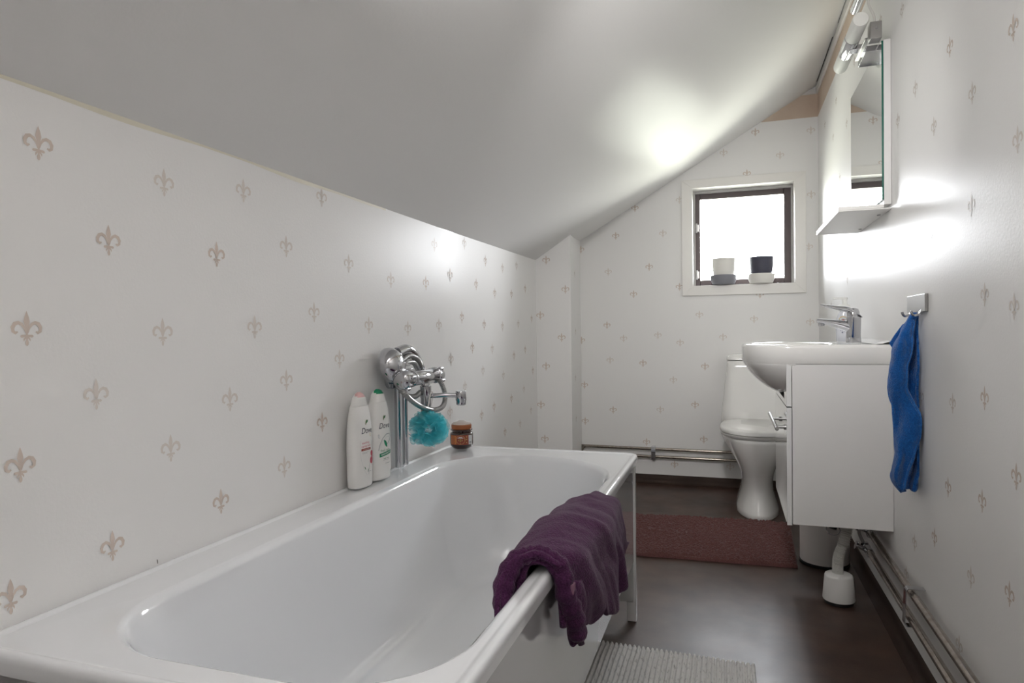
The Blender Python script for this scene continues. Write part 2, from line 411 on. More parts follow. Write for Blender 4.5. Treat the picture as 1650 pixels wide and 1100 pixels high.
# right wall
mb = MB()
def rq(z0, z1, k): mb.add([(XR, YF, z0), (XR, YB, z0), (XR, YB, z1), (XR, YF, z1)], [(3, 2, 1, 0)], k)
rq(0, 2.238, 0); rq(2.238, 2.372, 3); rq(2.372, 2.7, 0)
RF = [(1.472,1.54),(1.843,1.654),(1.975,1.503,1),(2.153,1.661,1),(1.691,1.493,1),(2.357,1.631,1),(1.453,1.327,1),(1.621,.833),(1.461,.702),(1.866,.59),(1.636,.613),
 (1.981,.431),(2.177,.357,1),(1.493,.469),(1.706,.425,1),(1.786,.235,1),(2.271,.232,1),(1.83,.80,1),(2.1,.79,1),(1.30,1.45),(1.25,1.13,1),(1.3,.85),(1.2,.6),
 (1.7,1.25,1),(1.62,1.05,1),(2.0,1.22,1),(1.47,1.02,1),(1.3,1.75),(1.6,1.8,1),(1.75,1.95),(2.0,1.9,1),(2.3,1.95,1),(3.3,1.9,1),(3.5,1.7,1),(3.7,1.95,1),(3.9,1.7,1),(3.4,1.45,1),
 (3.75,1.4,1),(4.05,1.5,1),(3.6,2.1,1),(4.0,2.1,1),(3.3,1.2,1),(3.8,1.1,1),(1.0,1.3),(1.05,.9),(.8,1.1),(1.3,.3),(1.55,.15,1),(2.6,2.05,1),(3.1,2.1,1)]
add_fleurs(mb, RF, lambda u, z: (XR-OFF, u, z), 1, 2)
struct(face_room(mb).build('wall_right', [M['paper'], M['fleur'], M['fleur_pale'], M['beige']], angle=20))

# wall behind the camera with an door
mb = MB()
mb.box((-1.1, YF-.1, 0), (-.55, YF, 2.6)); mb.box((.45, YF-.1, 0), (XR+.02, YF, 2.6)); mb.box((-.55, YF-.1, 2.12), (.45, YF, 2.6))
struct(mb.build('wall_front', M['cornice'], smooth=False))
mb = MB(); mb.box((-.55, YF-.02, 0), (-.47, YF+.015, 2.12)); mb.box((.37, YF-.02, 0), (.45, YF+.015, 2.12)); mb.box((-.55, YF-.02, 2.04), (.45, YF+.015, 2.12))
struct(mb.build('trim_2', M['white_paint'], bevel=.003))
door_ = bpy.data.objects.new('door_1', None); COL.objects.link(door_); door_.location = (-.05, YF-.03, 0); struct(door_)
mb = MB(); mb.box((-.55, YF-.06, .004), (.45, YF-.021, 2.13)); part(mb, 'door_leaf', M['white_paint'], door_, bevel=.002)
mb = MB(); mb.tube([(.30, YF-.02, 1.02), (.30, YF+.03, 1.02), (.20, YF+.032, 1.02)], .008, 12); part(mb, 'door_handle', M['chrome'], door_)

# sloped ceiling
def ceil_pt(u, v):
    y = lerp(YF, YB+.02, v)
    xl = wlx(min(y, 3.72)); zl = ceil_left(y) if y < 3.7 else lerp(1.400, 1.497, (y-3.7)/.62)
    if y > 3.7: xl = lerp(-1.069, -1.08, (y-3.7)/.62)
    x = lerp(xl, CR[0], u); z = lerp(zl, CR[1], u)
    return (x, y, z)
v, f = grid(24, 50, ceil_pt)
mb = MB(); mb.add(v, [tuple(reversed(q)) for q in f], 0)
# narrow level strip by the right wall and its open joint
mb.add([(CR[0], YF, CR[1]), (CR[0], YB, CR[1]), (XR+.01, YB, CR[1]+.004), (XR+.01, YF, CR[1]+.004)], [(0, 1, 2, 3)], 0)
mb.add([(CR[0]-.003, 3.05, CR[1]-.0035), (CR[0]-.003, 3.45, CR[1]-.0035), (CR[0], 3.45, CR[1]-.001), (CR[0], 3.05, CR[1]-.001)], [(0, 1, 2, 3)], 1)
mb.add([(CR[0]-.006, 3.60, CR[1]-.0055), (CR[0]-.006, 4.22, CR[1]-.0055), (CR[0], 4.22, CR[1]-.001), (CR[0], 3.60, CR[1]-.001)], [(0, 1, 2, 3)], 1)
struct(face_room(mb).build('ceiling', [M['ceil'], M['gap']], angle=25))
mb = MB(); mb.box((XR-.010, YF, 2.372), (XR, YB, 2.412)); mb.box((.40, YB-.010, 2.372), (XR-.010, YB, 2.402))
struct(mb.build('trim_1', M['cornice'], bevel=.002))

# floor and its folded-up vinyl edge
mb = MB(); mb.add([(-1.3, YF-.1, 0), (XR+.02, YF-.1, 0), (XR+.02, YB+.02, 0), (-1.3, YB+.02, 0)], [(0, 1, 2, 3)])
struct(mb.build('floor', M['floor'], smooth=False))
def skirting(name, a, b, nrm):
    a = Vector(a); b = Vector(b); n = Vector(nrm); mb = MB()
    prof = [(.030, .0005), (.016, .004), (.007, .012), (.003, .026), (.0025, .056), (0, .057)]
    v = []; f = []
    for o, z in prof: v += [a+n*o+Vector((0, 0, z)), b+n*o+Vector((0, 0, z))]
    for i in range(len(prof)-1): f.append((2*i, 2*i+1, 2*i+3, 2*i+2))
    mb.add(v, f); struct(mb.build(name, M['skirt'], angle=80))
skirting('baseboard_right', (XR, YF, 0), (XR, YB, 0), (-1, 0, 0))
skirting('baseboard_back', (PXB, YB, 0), (XR, YB, 0), (0, -1, 0))

# ------------------------------------------------------------------ window
win = bpy.data.objects.new('window_1', None); COL.objects.link(win); win.location = (.082, YB, WZ0); struct(win)
mb = MB()
cx0, cx1, cz0, cz1 = -.279, .440, 1.197, 1.922; yt = YB-.012
outer = [(cx0, cz0), (cx1, cz0), (cx1, cz1), (cx0, cz1)]; inner = [(WX0, WZ0), (WX1, WZ0), (WX1, WZ1), (WX0, WZ1)]
for i in range(4):
    j = (i+1) % 4; a, b, c, d = outer[i], outer[j], inner[j], inner[i]
    v = [(p[0], yy, p[1]) for yy in (yt, YB) for p in (a, b, c, d)]
    mb.add(v, [(0, 1, 2, 3), (4, 7, 6, 5), (0, 4, 5, 1), (1, 5, 6, 2), (2, 6, 7, 3), (3, 7, 4, 0)])
part(mb, 'casing', M['white_paint'], win, bevel=.0012)
mb = MB(); D = YB+.165
mb.box((WX0-.02, YB, WZ0-.02), (WX1+.02, D, WZ0)); mb.box((WX0-.02, YB, WZ1), (WX1+.02, D, WZ1+.02))
mb.box((WX0-.02, YB, WZ0), (WX0, D, WZ1)); mb.box((WX1, YB, WZ0), (WX1+.02, D, WZ1))
part(mb, 'reveal', M['white_paint'], win, smooth=False)
mb = MB()
def frame(mb, x0, x1, z0, z1, w_, y0, y1):
    if not isinstance(w_, tuple): w_ = (w_,)*4
    l, r, b_, t_ = w_
    mb.box((x0, y0, z0), (x0+l, y1, z1)); mb.box((x1-r, y0, z0), (x1, y1, z1)); mb.box((x0+l, y0, z0), (x1-r, y1, z0+b_)); mb.box((x0+l, y0, z1-t_), (x1-r, y1, z1))
frame(mb, WX0+.001, WX1-.001, WZ0+.001, WZ1-.001, (.011, .011, .005, .016), YB+.080, YB+.11)
part(mb, 'outer_frame', M['grey_seal'], win, bevel=.002)
mb = MB(); frame(mb, WX0+.0015, WX1-.0015, WZ0+.0015, WZ1-.0015, (.040, .050, .040, .050), YB+.1115, YB+.150)
sash = part(mb, 'sash', M['brown_frame'], win, bevel=.004)
mb = MB(); mb.box((WX0+.0395, YB+.128, WZ0+.0395), (WX1-.0495, YB+.132, WZ1-.0495))
sub(mb, 'pane', M['glass'], sash, win, smooth=False)
for z in (1.335, 1.635):
    mb = MB(); mb.tube([(WX0+.019, YB+.103, z-.03), (WX0+.019, YB+.103, z+.03)], .006, 10)
    mb.box((WX0+.014, YB+.105, z-.022), (WX0+.034, YB+.1112, z+.022))
    sub(mb, 'hinge', M['steel'], sash, win)

def pot(x, y, label, up, low, tilt=0):
    r = empty('plant_pot', (x, y, WZ0+.0005), label, 'plant pot', None)
    mb = MB(); mb.lathe([(.050, 0), (.066, .004), (.076, .028), (.079, .058), (.075, .060), (.070, .030), (.05, .012), (.01, .01)], 48, Matrix.Translation((x, y, WZ0+.0005)))
    part(mb, 'saucer', low, r)
    mb = MB(); mb.lathe([(.048, .012), (.062, .05), (.068, .10), (.0705, .158), (.0715, .162), (.067, .162), (.066, .155), (.06, .11), (.045, .10), (.01, .10)], 48, Matrix.Translation((x, y, WZ0+.0005)) @ Matrix.Rotation(tilt, 4, 'Y'))
    part(mb, 'pot', up, r)
M['pot_white'] = mat('white_glazed_pot', (.78, .76, .72), .3); M['pot_grey'] = mat('mid_grey_saucer', (.22, .22, .25), .5)
M['pot_dark'] = mat('charcoal_pot', (.045, .045, .07), .45)
pot(-.031, YB+.004, 'white plant pot in a grey saucer on the window sill', M['pot_white'], M['pot_grey'], .02)
pot(.188, YB+.004, 'charcoal plant pot in a white saucer on the window sill', M['pot_dark'], M['pot_white'])

# ------------------------------------------------------------------ bath
bath = empty('bathtub', (-.64, 1.42, 0), 'white enamel bathtub with glossy side panel against the left wall', 'bathtub')
RIM = .57
bx0, bx1, by0, by1 = -.9935, -.294, .605, 2.250
cx, cy, hx, hy = (bx0+bx1)/2, (by0+by1)/2, (bx1-bx0)/2, (by1-by0)/2
ix0, ix1, iy0, iy1 = -.880, -.336, .672, 2.118
icx, icy, ihx, ihy = (ix0+ix1)/2, (iy0+iy1)/2, (ix1-ix0)/2, (iy1-iy0)/2
NN = 20
def R3(c, z): return [Vector((a, b, z)) for a, b in c]
rings = []
for ins, z, rr in ((.004, RIM-.031, .03), (.001, RIM-.028, .032), (0, RIM-.012, .034), (.0012, RIM-.005, .034), (.004, RIM-.0012, .034), (.008, RIM, .032), (.014, RIM-.0008, .03), (.018, RIM-.003, .03), (.022, RIM-.0034, .03)):
    rings.append(R3(rrect(cx, cy, hx-ins, hy-ins, rr, NN), z))
itop = (.265, .235, .17, .17)
ibot = (.10, .10, .16, .16)
for ins, z in ((-.012, RIM-.0036), (-.006, RIM-.0055), (0, RIM-.0110), (.005, RIM-.019)):
    rings.append(R3(rrect(icx, icy, ihx-ins, ihy-ins, [q-ins for q in itop], NN), z))
top = rrect(icx, icy, ihx-.007, ihy-.007, [q-.007 for q in itop], NN)
b0, b1, b2, b3 = -.750, -.450, 1.06, 1.930
bot = rrect((b0+b1)/2, (b2+b3)/2, (b1-b0)/2, (b3-b2)/2, ibot, NN)
ZB = .212
prof = [(.02, .04), (.05, .12), (.10, .26), (.16, .42), (.22, .56), (.29, .69), (.36, .79), (.44, .87), (.53, .93), (.63, .968), (.74, .988), (.86, .996), (1.0, 1.0), (1.10, 1.001)]
for a, b in prof:
    ring = []
    for (px, py), (qx, qy) in zip(top, bot): ring.append(Vector((lerp(px, qx, a), lerp(py, qy, a), lerp(RIM-.025, ZB, b))))
    rings.append(ring)
v, f = loft(rings)
n0 = len(v); last = len(rings)-1; n = len(rings[0])
v.append(Vector((-.61, 1.6, ZB))); 
for i in range(n): f.append((last*n+i, last*n+(i+1) % n, n0))
mb = MB(); mb.add(v, f)
tubo = part(mb, 'tub', M['enamel'], bath, angle=180, subsurf=0)
wn = tubo.modifiers.new('wn', 'WEIGHTED_NORMAL'); wn.weight = 90; wn.keep_sharp = False
# side panel, end panel, leg rail
mb = MB(); mb.box((-.322, .66, .213), (-.308, 2.205, RIM-.0305))
part(mb, 'side_panel', M['bath_panel'], bath, bevel=.0015)
mb = MB(); mb.box((-.985, 2.206, .075), (-.312, 2.220, RIM-.038))
part(mb, 'end_panel', M['panel_edge'], bath, bevel=.001)
def leg(x0, x1, y0, y1):
    mb = MB(); mb.box((x0, y0, .004), (x1, y1, RIM-.04)); part(mb, 'leg', M['gloss_white'], bath, bevel=.002)
leg(-.335, -.304, 2.2065+.0145, 2.245); leg(-.975, -.945, 2.2065+.0145, 2.245)
leg(-.335, -.3225, .68, .71); leg(-.975, -.945, .68, .71)
for x in (-.36, -.93):
    mb = MB(); mb.box((x-.012, .70, .13), (x+.012, 2.2, .15)); part(mb, 'rail', M['steel'], bath, bevel=.001)
# ------------------------------------------------------------------ shower mixer, riser pipes, hand shower
MX, MZ = -.905, .848
mix = empty('shower_mixer', (-.955, 1.86, RIM), 'chrome thermostatic bath mixer with swivel spout on the left wall', 'tap')
mb = MB(); y0, y1 = 1.715, 2.005
def ycyl(mb, x, z, prof, n=36):
    # profile of (radius, y)
    m = Matrix.Translation((x, 0, z)) @ Matrix.Rotation(-pi/2, 4, 'X') @ Matrix.Scale(1, 4)
    m = Matrix.Translation((x, 0, z)) @ Matrix(((1, 0, 0, 0), (0, 0, 1, 0), (0, -1, 0, 0), (0, 0, 0, 1)))
    mb.lathe(prof, n, m)
ycyl(mb, MX, MZ, [(.020, 1.765), (.0225, 1.768), (.0225, 1.935), (.020, 1.938)])
ycyl(mb, MX, MZ, [(.0235, 1.775), (.0245, 1.777), (.0245, 1.783), (.0235, 1.785)])
body = part(mb, 'mixer_body', M['chrome'], mix)
mb = MB(); ycyl(mb, MX, MZ, [(.010, 1.706), (.019, 1.708), (.026, 1.714), (.0275, 1.722), (.0275, 1.748), (.022, 1.752), (.022, 1.764)])
for a in range(4): 
    an = a*pi/2+.3; c = Vector((MX+.0285*cos(an), 1.738, MZ+.0285*sin(an))); mb.lathe([(.002, -.010), (.006, -.008), (.006, .008), (.002, .010)], 12, Matrix.Translation(c) @ Matrix.Rotation(pi/2, 4, 'X'))
part(mb, 'temperature_knob', M['chrome'], mix)
mb = MB(); ycyl(mb, MX, MZ, [(.022, 1.939), (.026, 1.942), (.026, 1.968), (.023, 1.975), (.01, 1.977)])
for a in range(4):
    an = a*pi/2+.9; c = Vector((MX+.027*cos(an), 1.956, MZ+.027*sin(an))); mb.lathe([(.002, -.010), (.006, -.008), (.006, .008), (.002, .010)], 12, Matrix.Translation(c) @ Matrix.Rotation(pi/2, 4, 'X'))
part(mb, 'flow_knob', M['chrome'], mix)
# wall unions
for y in (1.80, 1.93):
    mb = MB(); mb.tube([(-.985, y, MZ-.005), (MX-.012, y, MZ-.005)], .013, 20); mb.tube([(-.992, y, MZ-.005), (-.978, y, MZ-.005)], .028, 28)
    part(mb, 'wall_union', M['chrome'], mix, bevel=.001)
# spout block, swivel spout
SY = 1.875
mb = MB(); mb.lathe([(.015, -.092), (.016, -.088), (.016, -.055), (.0175, -.052), (.0175, -.018), (.014, -.015), (.013, 0)], 28, Matrix.Translation((MX, SY, MZ-.012)))
part(mb, 'outlet_block', M['chrome'], mix)
mb = MB(); sz = MZ-.060
mb.tube([(MX, SY, sz), (MX+.025, SY+.004, sz), (MX+.055, SY+.014, sz+.002), (MX+.078, SY+.024, sz+.001), (MX+.093, SY+.032, sz)], .0075, 16, sub=5)
sp_ = part(mb, 'spout', M['chrome'], mix)
mb = MB(); mb.lathe([(.0125, -.028), (.0155, -.025), (.0155, -.014), (.017, -.012), (.017, .014), (.0155, .017), (.006, .018)], 28, Matrix.Translation((MX+.104, SY+.037, sz-.003)))
sub(mb, 'aerator', M['chrome'], sp_, mix)
mb = MB(); mb.lathe([(.010, -.16), (.010, -.09)], 20, Matrix.Translation((MX-.004, SY-.004, MZ)))
part(mb, 'hose_outlet', M['chrome_dull'], mix)

for i, (yy, xx) in enumerate(((1.815, -.972), (1.862, -.972))):
    mb = MB(); mb.tube([(xx, yy, RIM+.002), (xx, yy, MZ-.02), (xx+.006, yy-.01, MZ+.0)], .0095, 18)
    o = mb.build('riser_pipe', M['chrome'])
    tag(o, ['chrome riser pipe behind the bath mixer, nearer the shampoo bottles', 'chrome riser pipe behind the bath mixer, nearer the honey jar'][i], 'pipe', 'riser pipes of the bath mixer')

hand = empty('hand_shower', (-.955, 1.76, .90), 'chrome hand shower on its wall holder with a coiled metal hose', 'shower head')
mb = MB()
def headpt(u, vv):
    return None
# dome head, face towards the wall side, tilted
HM = Matrix.Translation((-.950, 1.745, .892)) @ Matrix.Rotation(radians(-35), 4, 'X') @ Matrix.Rotation(radians(78), 4, 'Y')
mb.lathe([(.006, .036), (.022, .034), (.036, .027), (.047, .014), (.052, 0), (.0525, -.012), (.050, -.018), (.040, -.020), (.006, -.020)], 48, HM)
part(mb, 'head', M['chrome'], hand)
mb = MB(); mb.tube([(-.945, 1.765, .925), (-.938, 1.815, .935), (-.935, 1.865, .915), (-.935, 1.91, .872)], lambda t, i: lerp(.018, .012, t), 18, sub=6)
part(mb, 'handle', M['chrome'], hand)
mb = MB(); mb.tube([(-.992, 1.80, .90), (-.945, 1.80, .905)], .014, 20); mb.box((-.965, 1.785, .885), (-.925, 1.815, .915))
part(mb, 'wall_holder', M['chrome'], hand, bevel=.002)
mb = MB()
rib = lambda t, i: .0075+(.0009 if i % 2 else -.0006)
mb.tube([(-.932, 1.905, .875), (-.925, 1.86, .905), (-.925, 1.80, .915), (-.925, 1.745, .890), (-.915, 1.725, .850), (-.905, 1.74, .805), (-.89, 1.80, .765), (-.875, 1.865, .745), (-.865, 1.915, .752), (-.870, 1.945, .785), (-.885, 1.945, .825), (-.905, 1.93, .848)], rib, 14, sub=16)
part(mb, 'shower_hose', M['steel'], hand)
mb = MB()
mb.tube([(-.940, 1.90, .86), (-.93, 1.84, .895), (-.935, 1.77, .885), (-.935, 1.745, .84), (-.925, 1.78, .800), (-.92, 1.83, .79), (-.92, 1.87, .80)], rib, 14, sub=14)
part(mb, 'shower_hose', M['steel'], hand)

# ------------------------------------------------------------------ bath puff
puff = empty('bath_puff', (-.885, 1.855, .685), 'turquoise netting bath puff hanging by a white cord under the mixer', 'bath puff')
mb = MB(); rnd = random.Random(5)
PC = Vector((-.880, 1.835, .690)); PR = .070
for k in range(36):
    ax = Vector((rnd.gauss(0, 1), rnd.gauss(0, 1), rnd.gauss(0, 1))).normalized()
    a = ax.orthogonal().normalized(); b = ax.cross(a); ph = rnd.uniform(0, 6.3); m_ = rnd.choice((5, 6, 7, 8)); off = rnd.uniform(-.7, .7)
    span = rnd.uniform(1.6, 3.4); st_ = rnd.uniform(0, 6.3); rr = PR*rnd.uniform(.80, 1.03)
    nu, nv = 90, 9
    def fn(u, vv):
        t = st_+span*u; r = lerp(.30, 1, vv)
        wv = (sin(m_*t+ph)*.19 + sin(1.7*m_*t+ph*2)*.05)*vv**1.3
        q = (a*cos(t+.10*sin(m_*.7*t)*vv)+b*sin(t+.10*sin(m_*.7*t)*vv))*r + ax*(off*vv*.9+wv)
        if vv > .7: q = q*(1-.12*(vv-.7)/.3*abs(sin(m_*.5*t+ph)))
        if q.length > .97: q = q.normalized()*(.97+.04*sin(m_*t*1.3))
        q = q*rr; q.z *= .84
        return PC+q
    v, f = grid(nu, nv, fn); mb.add(v, f)
part(mb, 'netting', M['puff'], puff, angle=180)
mb = MB(); mb.tube([(-.885, 1.840, .735), (-.886, 1.855, .765), (-.888, 1.876, .797), (-.884, 1.885, .797), (-.880, 1.866, .765), (-.879, 1.845, .735)], .0022, 8, sub=6)
part(mb, 'cord', M['white_plastic'], puff)

# ------------------------------------------------------------------ lettering
def text_mesh(s, size, shear=0):
    c = bpy.data.curves.new('t', 'FONT'); c.body = s; c.size = size; c.align_x = 'CENTER'; c.align_y = 'CENTER'; c.shear = shear; c.resolution_u = 3
    o = bpy.data.objects.new('t', c); COL.objects.link(o); dg = bpy.context.evaluated_depsgraph_get()
    me = bpy.data.meshes.new_from_object(o.evaluated_get(dg)); v = [p.co.copy() for p in me.vertices]; f = [tuple(p.vertices) for p in me.polygons]
    bpy.data.objects.remove(o); bpy.data.meshes.remove(me); bpy.data.curves.remove(c); return v, f
INK = {'navy': mat('navy_print', (.02, .025, .06), .4), 'green': mat('green_print', (.0, .22, .10), .4), 'dgreen': mat('dark_green_print', (.02, .16, .06), .4),
       'olive': mat('gold_green_print', (.12, .16, .05), .35), 'pink': mat('pink_print', (.55, .10, .16), .4), 'red': mat('raspberry_print', (.50, .03, .07), .4),
       'brown': mat('russet_print', (.28, .05, .03), .4), 'grey': mat('grey_print', (.35, .37, .38), .4), 'white': mat('white_print', (.8, .8, .8), .4), 'pale': mat('pale_label_print', (.62, .64, .64), .35),
       'gold': mat('gold_print', (.55, .36, .12), .35), 'orange': mat('orange_print', (.55, .20, .06), .4)}
INKS = list(INK); INKM = [INK[k] for k in INKS]
class Label:
    """flat artwork in (u, v) metres wrapped on a surface function"""
    def __init__(s, surf): s.mb = MB(); s.surf = surf
    def poly(s, pts, ink, lift=.0004):
        s.mb.add([s.surf(u, v, lift) for u, v in pts], [tuple(range(len(pts)))], INKS.index(ink))
    def ell(s, u, v, a, b, ink, rot=0, lift=.0004, n=20): s.poly([(u+a*cos(t)*cos(rot)-b*sin(t)*sin(rot), v+a*cos(t)*sin(rot)+b*sin(t)*cos(rot)) for t in [2*pi*i/n for i in range(n)]], ink, lift)
    def bar(s, u, v, a, b, ink, sk=0, lift=.0004):
        n = 6; 
        for i in range(n):
            x0 = u-a+2*a*i/n; x1 = u-a+2*a*(i+1)/n
            s.poly([(x0, v-b+sk*(x0-u)), (x1, v-b+sk*(x1-u)), (x1, v+b+sk*(x1-u)), (x0, v+b+sk*(x0-u))], ink, lift)
    def line(s, pts, wid, ink, lift=.0005):
        v, f = stroke(pts, [wid]*len(pts)); s.mb.add([s.surf(a, b, lift) for a, b in v], f, INKS.index(ink))
    def text(s, t, size, u, v, ink, shear=0, lift=.0006, rot=0):
        vv, f = text_mesh(t, size, shear); s.mb.add([s.surf(u+p.x*cos(rot)-p.y*sin(rot), v+p.x*sin(rot)+p.y*cos(rot), lift) for p in vv], f, INKS.index(ink))
    def leaf(s, u, v, L_, w_, rot, ink, lift=.0005):
        p = []
        for i in range(9): t = i/8; p.append((L_*(t-.5), w_*sin(pi*t)**.8))
        for i in range(1, 8): t = 1-i/8; p.append((L_*(t-.5), -w_*.7*sin(pi*t)))
        s.poly([(u+a*cos(rot)-b*sin(rot), v+a*sin(rot)+b*cos(rot)) for a, b in p], ink, lift)

# ------------------------------------------------------------------ shampoo bottles
HB = .256
WT = [(0, .0375), (.02, .0405), (.12, .0420), (.28, .0405), (.42, .0415), (.60, .0405), (.75, .0365), (.84, .0310), (.87, .0265), (.93, .0220), (.98, .0135), (1.0, .006)]
DT = [(0, .0205), (.02, .0225), (.15, .0240), (.40, .0245), (.65, .0225), (.80, .0190), (.87, .0165), (.93, .0150), (.98, .010), (1.0, .004)]
def bottle(x, y, rz, label, cap_ink, art):
    root = empty('shampoo_bottle', (x, y, RIM), label, 'bottle')
    RM = Matrix.Translation((x, y, RIM+.0005)) @ Matrix.Rotation(rz, 4, 'Z')     # local +Y is away from the label, label faces local -Y
    def P(a, h):
        wq_, dq = table(WT, h), table(DT, h); e_ = .72
        c, s_ = cos(a), sin(a)
        return Vector((wq_*math.copysign(abs(c)**e_, c), dq*math.copysign(abs(s_)**e_, s_), h*HB))
    def ring(h, k=1.0): return [P(2*pi*i/64, h)*1 for i in range(64)]
    hs = [0, .004, .01, .02]+[.04+i*.02 for i in range(40)]+[.845, .853, .858]
    rings = []
    for h in hs:
        r = ring(h)
        if h == 0: r = [Vector((p.x*.94, p.y*.90, 0)) for p in r]
        rings.append(r)
    v, f = loft(rings, True, True); mb = MB(); mb.add([RM @ p for p in v], f)
    b = part(mb, 'bottle', M['bottle_white'], root, angle=60)
    rings = []
    for h in (.860, .865, .88, .90, .92, .935, .95, .962, .974, .984, .992, .997, 1.0): rings.append(ring(h))
    v, f = loft(rings, True, True); mb = MB()
    fmids = []
    for q in f:
        c = sum((v[i] for i in q), Vector())/len(q); fmids.append(1 if (c.z/HB > .952 and c.y < .0035 and c.z/HB-c.y*1.2 > .965) else 0)
    mb.v = [RM @ p for p in v]; mb.f = list(f); mb.m = fmids
    part(mb, 'cap', [M['bottle_white'], INK[cap_ink] if cap_ink != 'blush' else M['blush']], root, angle=60)
    def surf(u, v_, lift):
        h = v_/HB; wq_, dq = table(WT, h), table(DT, h); e_ = .72
        t = max(-.985, min(.985, u/wq_)); c = abs(t)**(1/e_); s_ = sqrt(max(0, 1-c*c))
        return RM @ Vector((t*wq_, -dq*s_**e_-lift, v_))
    L_ = Label(surf); art(L_); part(L_.mb, 'label_print', INKM, root, smooth=False)
    return root
M['bottle_white'] = mat('white_bottle_plastic', (.80, .79, .77), .28); M['blush'] = mat('blush_pink_plastic', (.70, .42, .42), .35)
def art_common(L_, uo):
    L_.leaf(uo-.002, .1755, .017, .0032, 1.15, 'olive'); L_.leaf(uo+.003, .1775, .013, .0030, .75, 'dgreen', .0006)
    L_.text('Dove', .0225, uo, .153, 'navy', .25)
def art_care(L_):
    art_common(L_, .002)
    L_.ell(.018, .140, .0035, .0045, 'gold'); L_.ell(.018, .140, .0025, .0034, 'white', lift=.0006)
    L_.line([(.030, .125), (.029, .10), (.020, .085), (.010, .06), (.006, .035)], .0012, 'grey')
    L_.line([(.024, .123), (.022, .108)], .0009, 'grey')
    L_.text('soothing', .0088, -.006, .1215, 'pink'); L_.text('caring bath', .0088, -.004, .1125, 'pink')
    L_.bar(-.004, .1035, .020, .0030, 'brown'); L_.text('with cherry blossom', .0034, -.004, .1035, 'white', lift=.0009)
    L_.bar(-.008, .096, .014, .0004, 'grey'); L_.bar(-.010, .093, .010, .0004, 'grey')
    L_.ell(.022, .089, .0065, .0085, 'red', .3, .0007); L_.ell(.021, .071, .0085, .0100, 'red', -.2, .0007); L_.ell(.0245, .080, .0030, .0035, 'pink', lift=.0009)
    L_.leaf(-.010, .053, .012, .0016, -1.0, 'dgreen'); L_.leaf(.004, .046, .009, .0014, 1.2, 'dgreen'); L_.bar(.010, .042, .009, .0005, 'grey')
    L_.line([(-.024, .13), (-.027, .11), (-.025, .08), (-.015, .05), (-.002, .034)], .0008, 'pale')
def art_fresh(L_):
    art_common(L_, -.001)
    L_.ell(-.026, .125, .0028, .0060, 'grey', .2); L_.ell(-.026, .125, .0018, .0048, 'white', .2, .0006)
    L_.line([(-.028, .085), (-.024, .100), (-.012, .118), (.006, .128), (.022, .128), (.027, .120), (.022, .110), (.010, .100)], .0022, 'grey')
    L_.line([(-.022, .09), (-.012, .110), (.008, .121), (.020, .120)], .0014, 'pale')
    L_.leaf(.000, .102, .028, .0062, -1.0, 'green', .0009)
    L_.text('fresh care', .0105, .000, .0835, 'green')
    L_.bar(.002, .0735, .027, .0052, 'green', .10); L_.bar(.002, .0748, .022, .0006, 'white', .10, .0007); L_.bar(-.002, .0720, .017, .0005, 'white', .10, .0007)
    L_.text('body wash', .0060, .004, .060, 'dgreen'); L_.bar(.004, .0555, .014, .0004, 'grey'); L_.bar(.010, .046, .011, .0006, 'grey')
bottle(-.955, 1.565, radians(86), 'white shower gel bottle with raspberry print, nearest the camera on the bath rim', 'blush', art_care)
bottle(-.955, 1.665, radians(84), 'white shower gel bottle with green cap and leaf print on the bath rim', 'green', art_fresh)

# ------------------------------------------------------------------ honey jar
jx, jy = -.915, 2.185
jar = empty('honey_jar', (jx, jy, RIM), 'small dark glass honey jar with copper lid on the far corner of the bath', 'jar')
M['honey'] = mat('dark_honey_glass', (.035, .008, .005), .08, coat=.8); M['copper_lid'] = mat('copper_orange_lid', (.38, .13, .05), .25, metal=.5)
M['jar_label'] = mat('dark_maroon_label', (.08, .015, .01), .4)
T = Matrix.Translation((jx, jy, RIM+.0005))
mb = MB(); mb.lathe([(.028, 0), (.034, .003), (.040, .012), (.0415, .020), (.0415, .052), (.0395, .057), (.034, .060), (.034, .064), (.0395, .066), (.0400, .069), (.036, .071)], 56, T)
part(mb, 'glass', M['honey'], jar)
mb = MB(); mb.lathe([(.034, .070), (.036, .071), (.0365, .083), (.0355, .0855), (.033, .0865), (.004, .0865)], 56, T)
part(mb, 'lid', M['copper_lid'], jar)
mb = MB(); mb.lathe([(.034, .087), (.035, .089), (.030, .092), (.022, .0935), (.017, .0955), (.010, .099), (.003, .0995)], 32, T)
part(mb, 'soap_cap', M['net_white'], jar)
fa = math.atan2(-jy, -jx)
def jsurf(u, v, lift):
    r = .0416+lift; a = fa+u/.0416
    return Vector((jx+r*cos(a), jy+r*sin(a), RIM+v))
L_ = Label(jsurf)
def band(u0, u1, v0, v1, ink, lift):
    n = 14
    for i in range(n):
        a = lerp(u0, u1, i/n); b = lerp(u0, u1, (i+1)/n); L_.poly([(a, v0), (b, v0), (b, v1), (a, v1)], ink, lift)
band(-.045, .031, .018, .052, 'brown', .0002)
band(-.045, -.019, .020, .050, 'orange', .0004)
for i in range(7): L_.bar(-.034+.002*(i % 2), .0225+i*.004, .008, .0009, 'brown', lift=.0007)
L_.ell(-.004, .036, .017, .0158, 'gold', lift=.0005); L_.ell(-.004, .037, .0145, .0135, 'red', lift=.0007); L_.ell(-.004, .037, .0140, .013, 'brown', lift=.0008)
L_.bar(-.004, .0455, .006, .0009, 'white', lift=.0011); L_.bar(-.004, .0425, .010, .0010, 'white', lift=.0011)
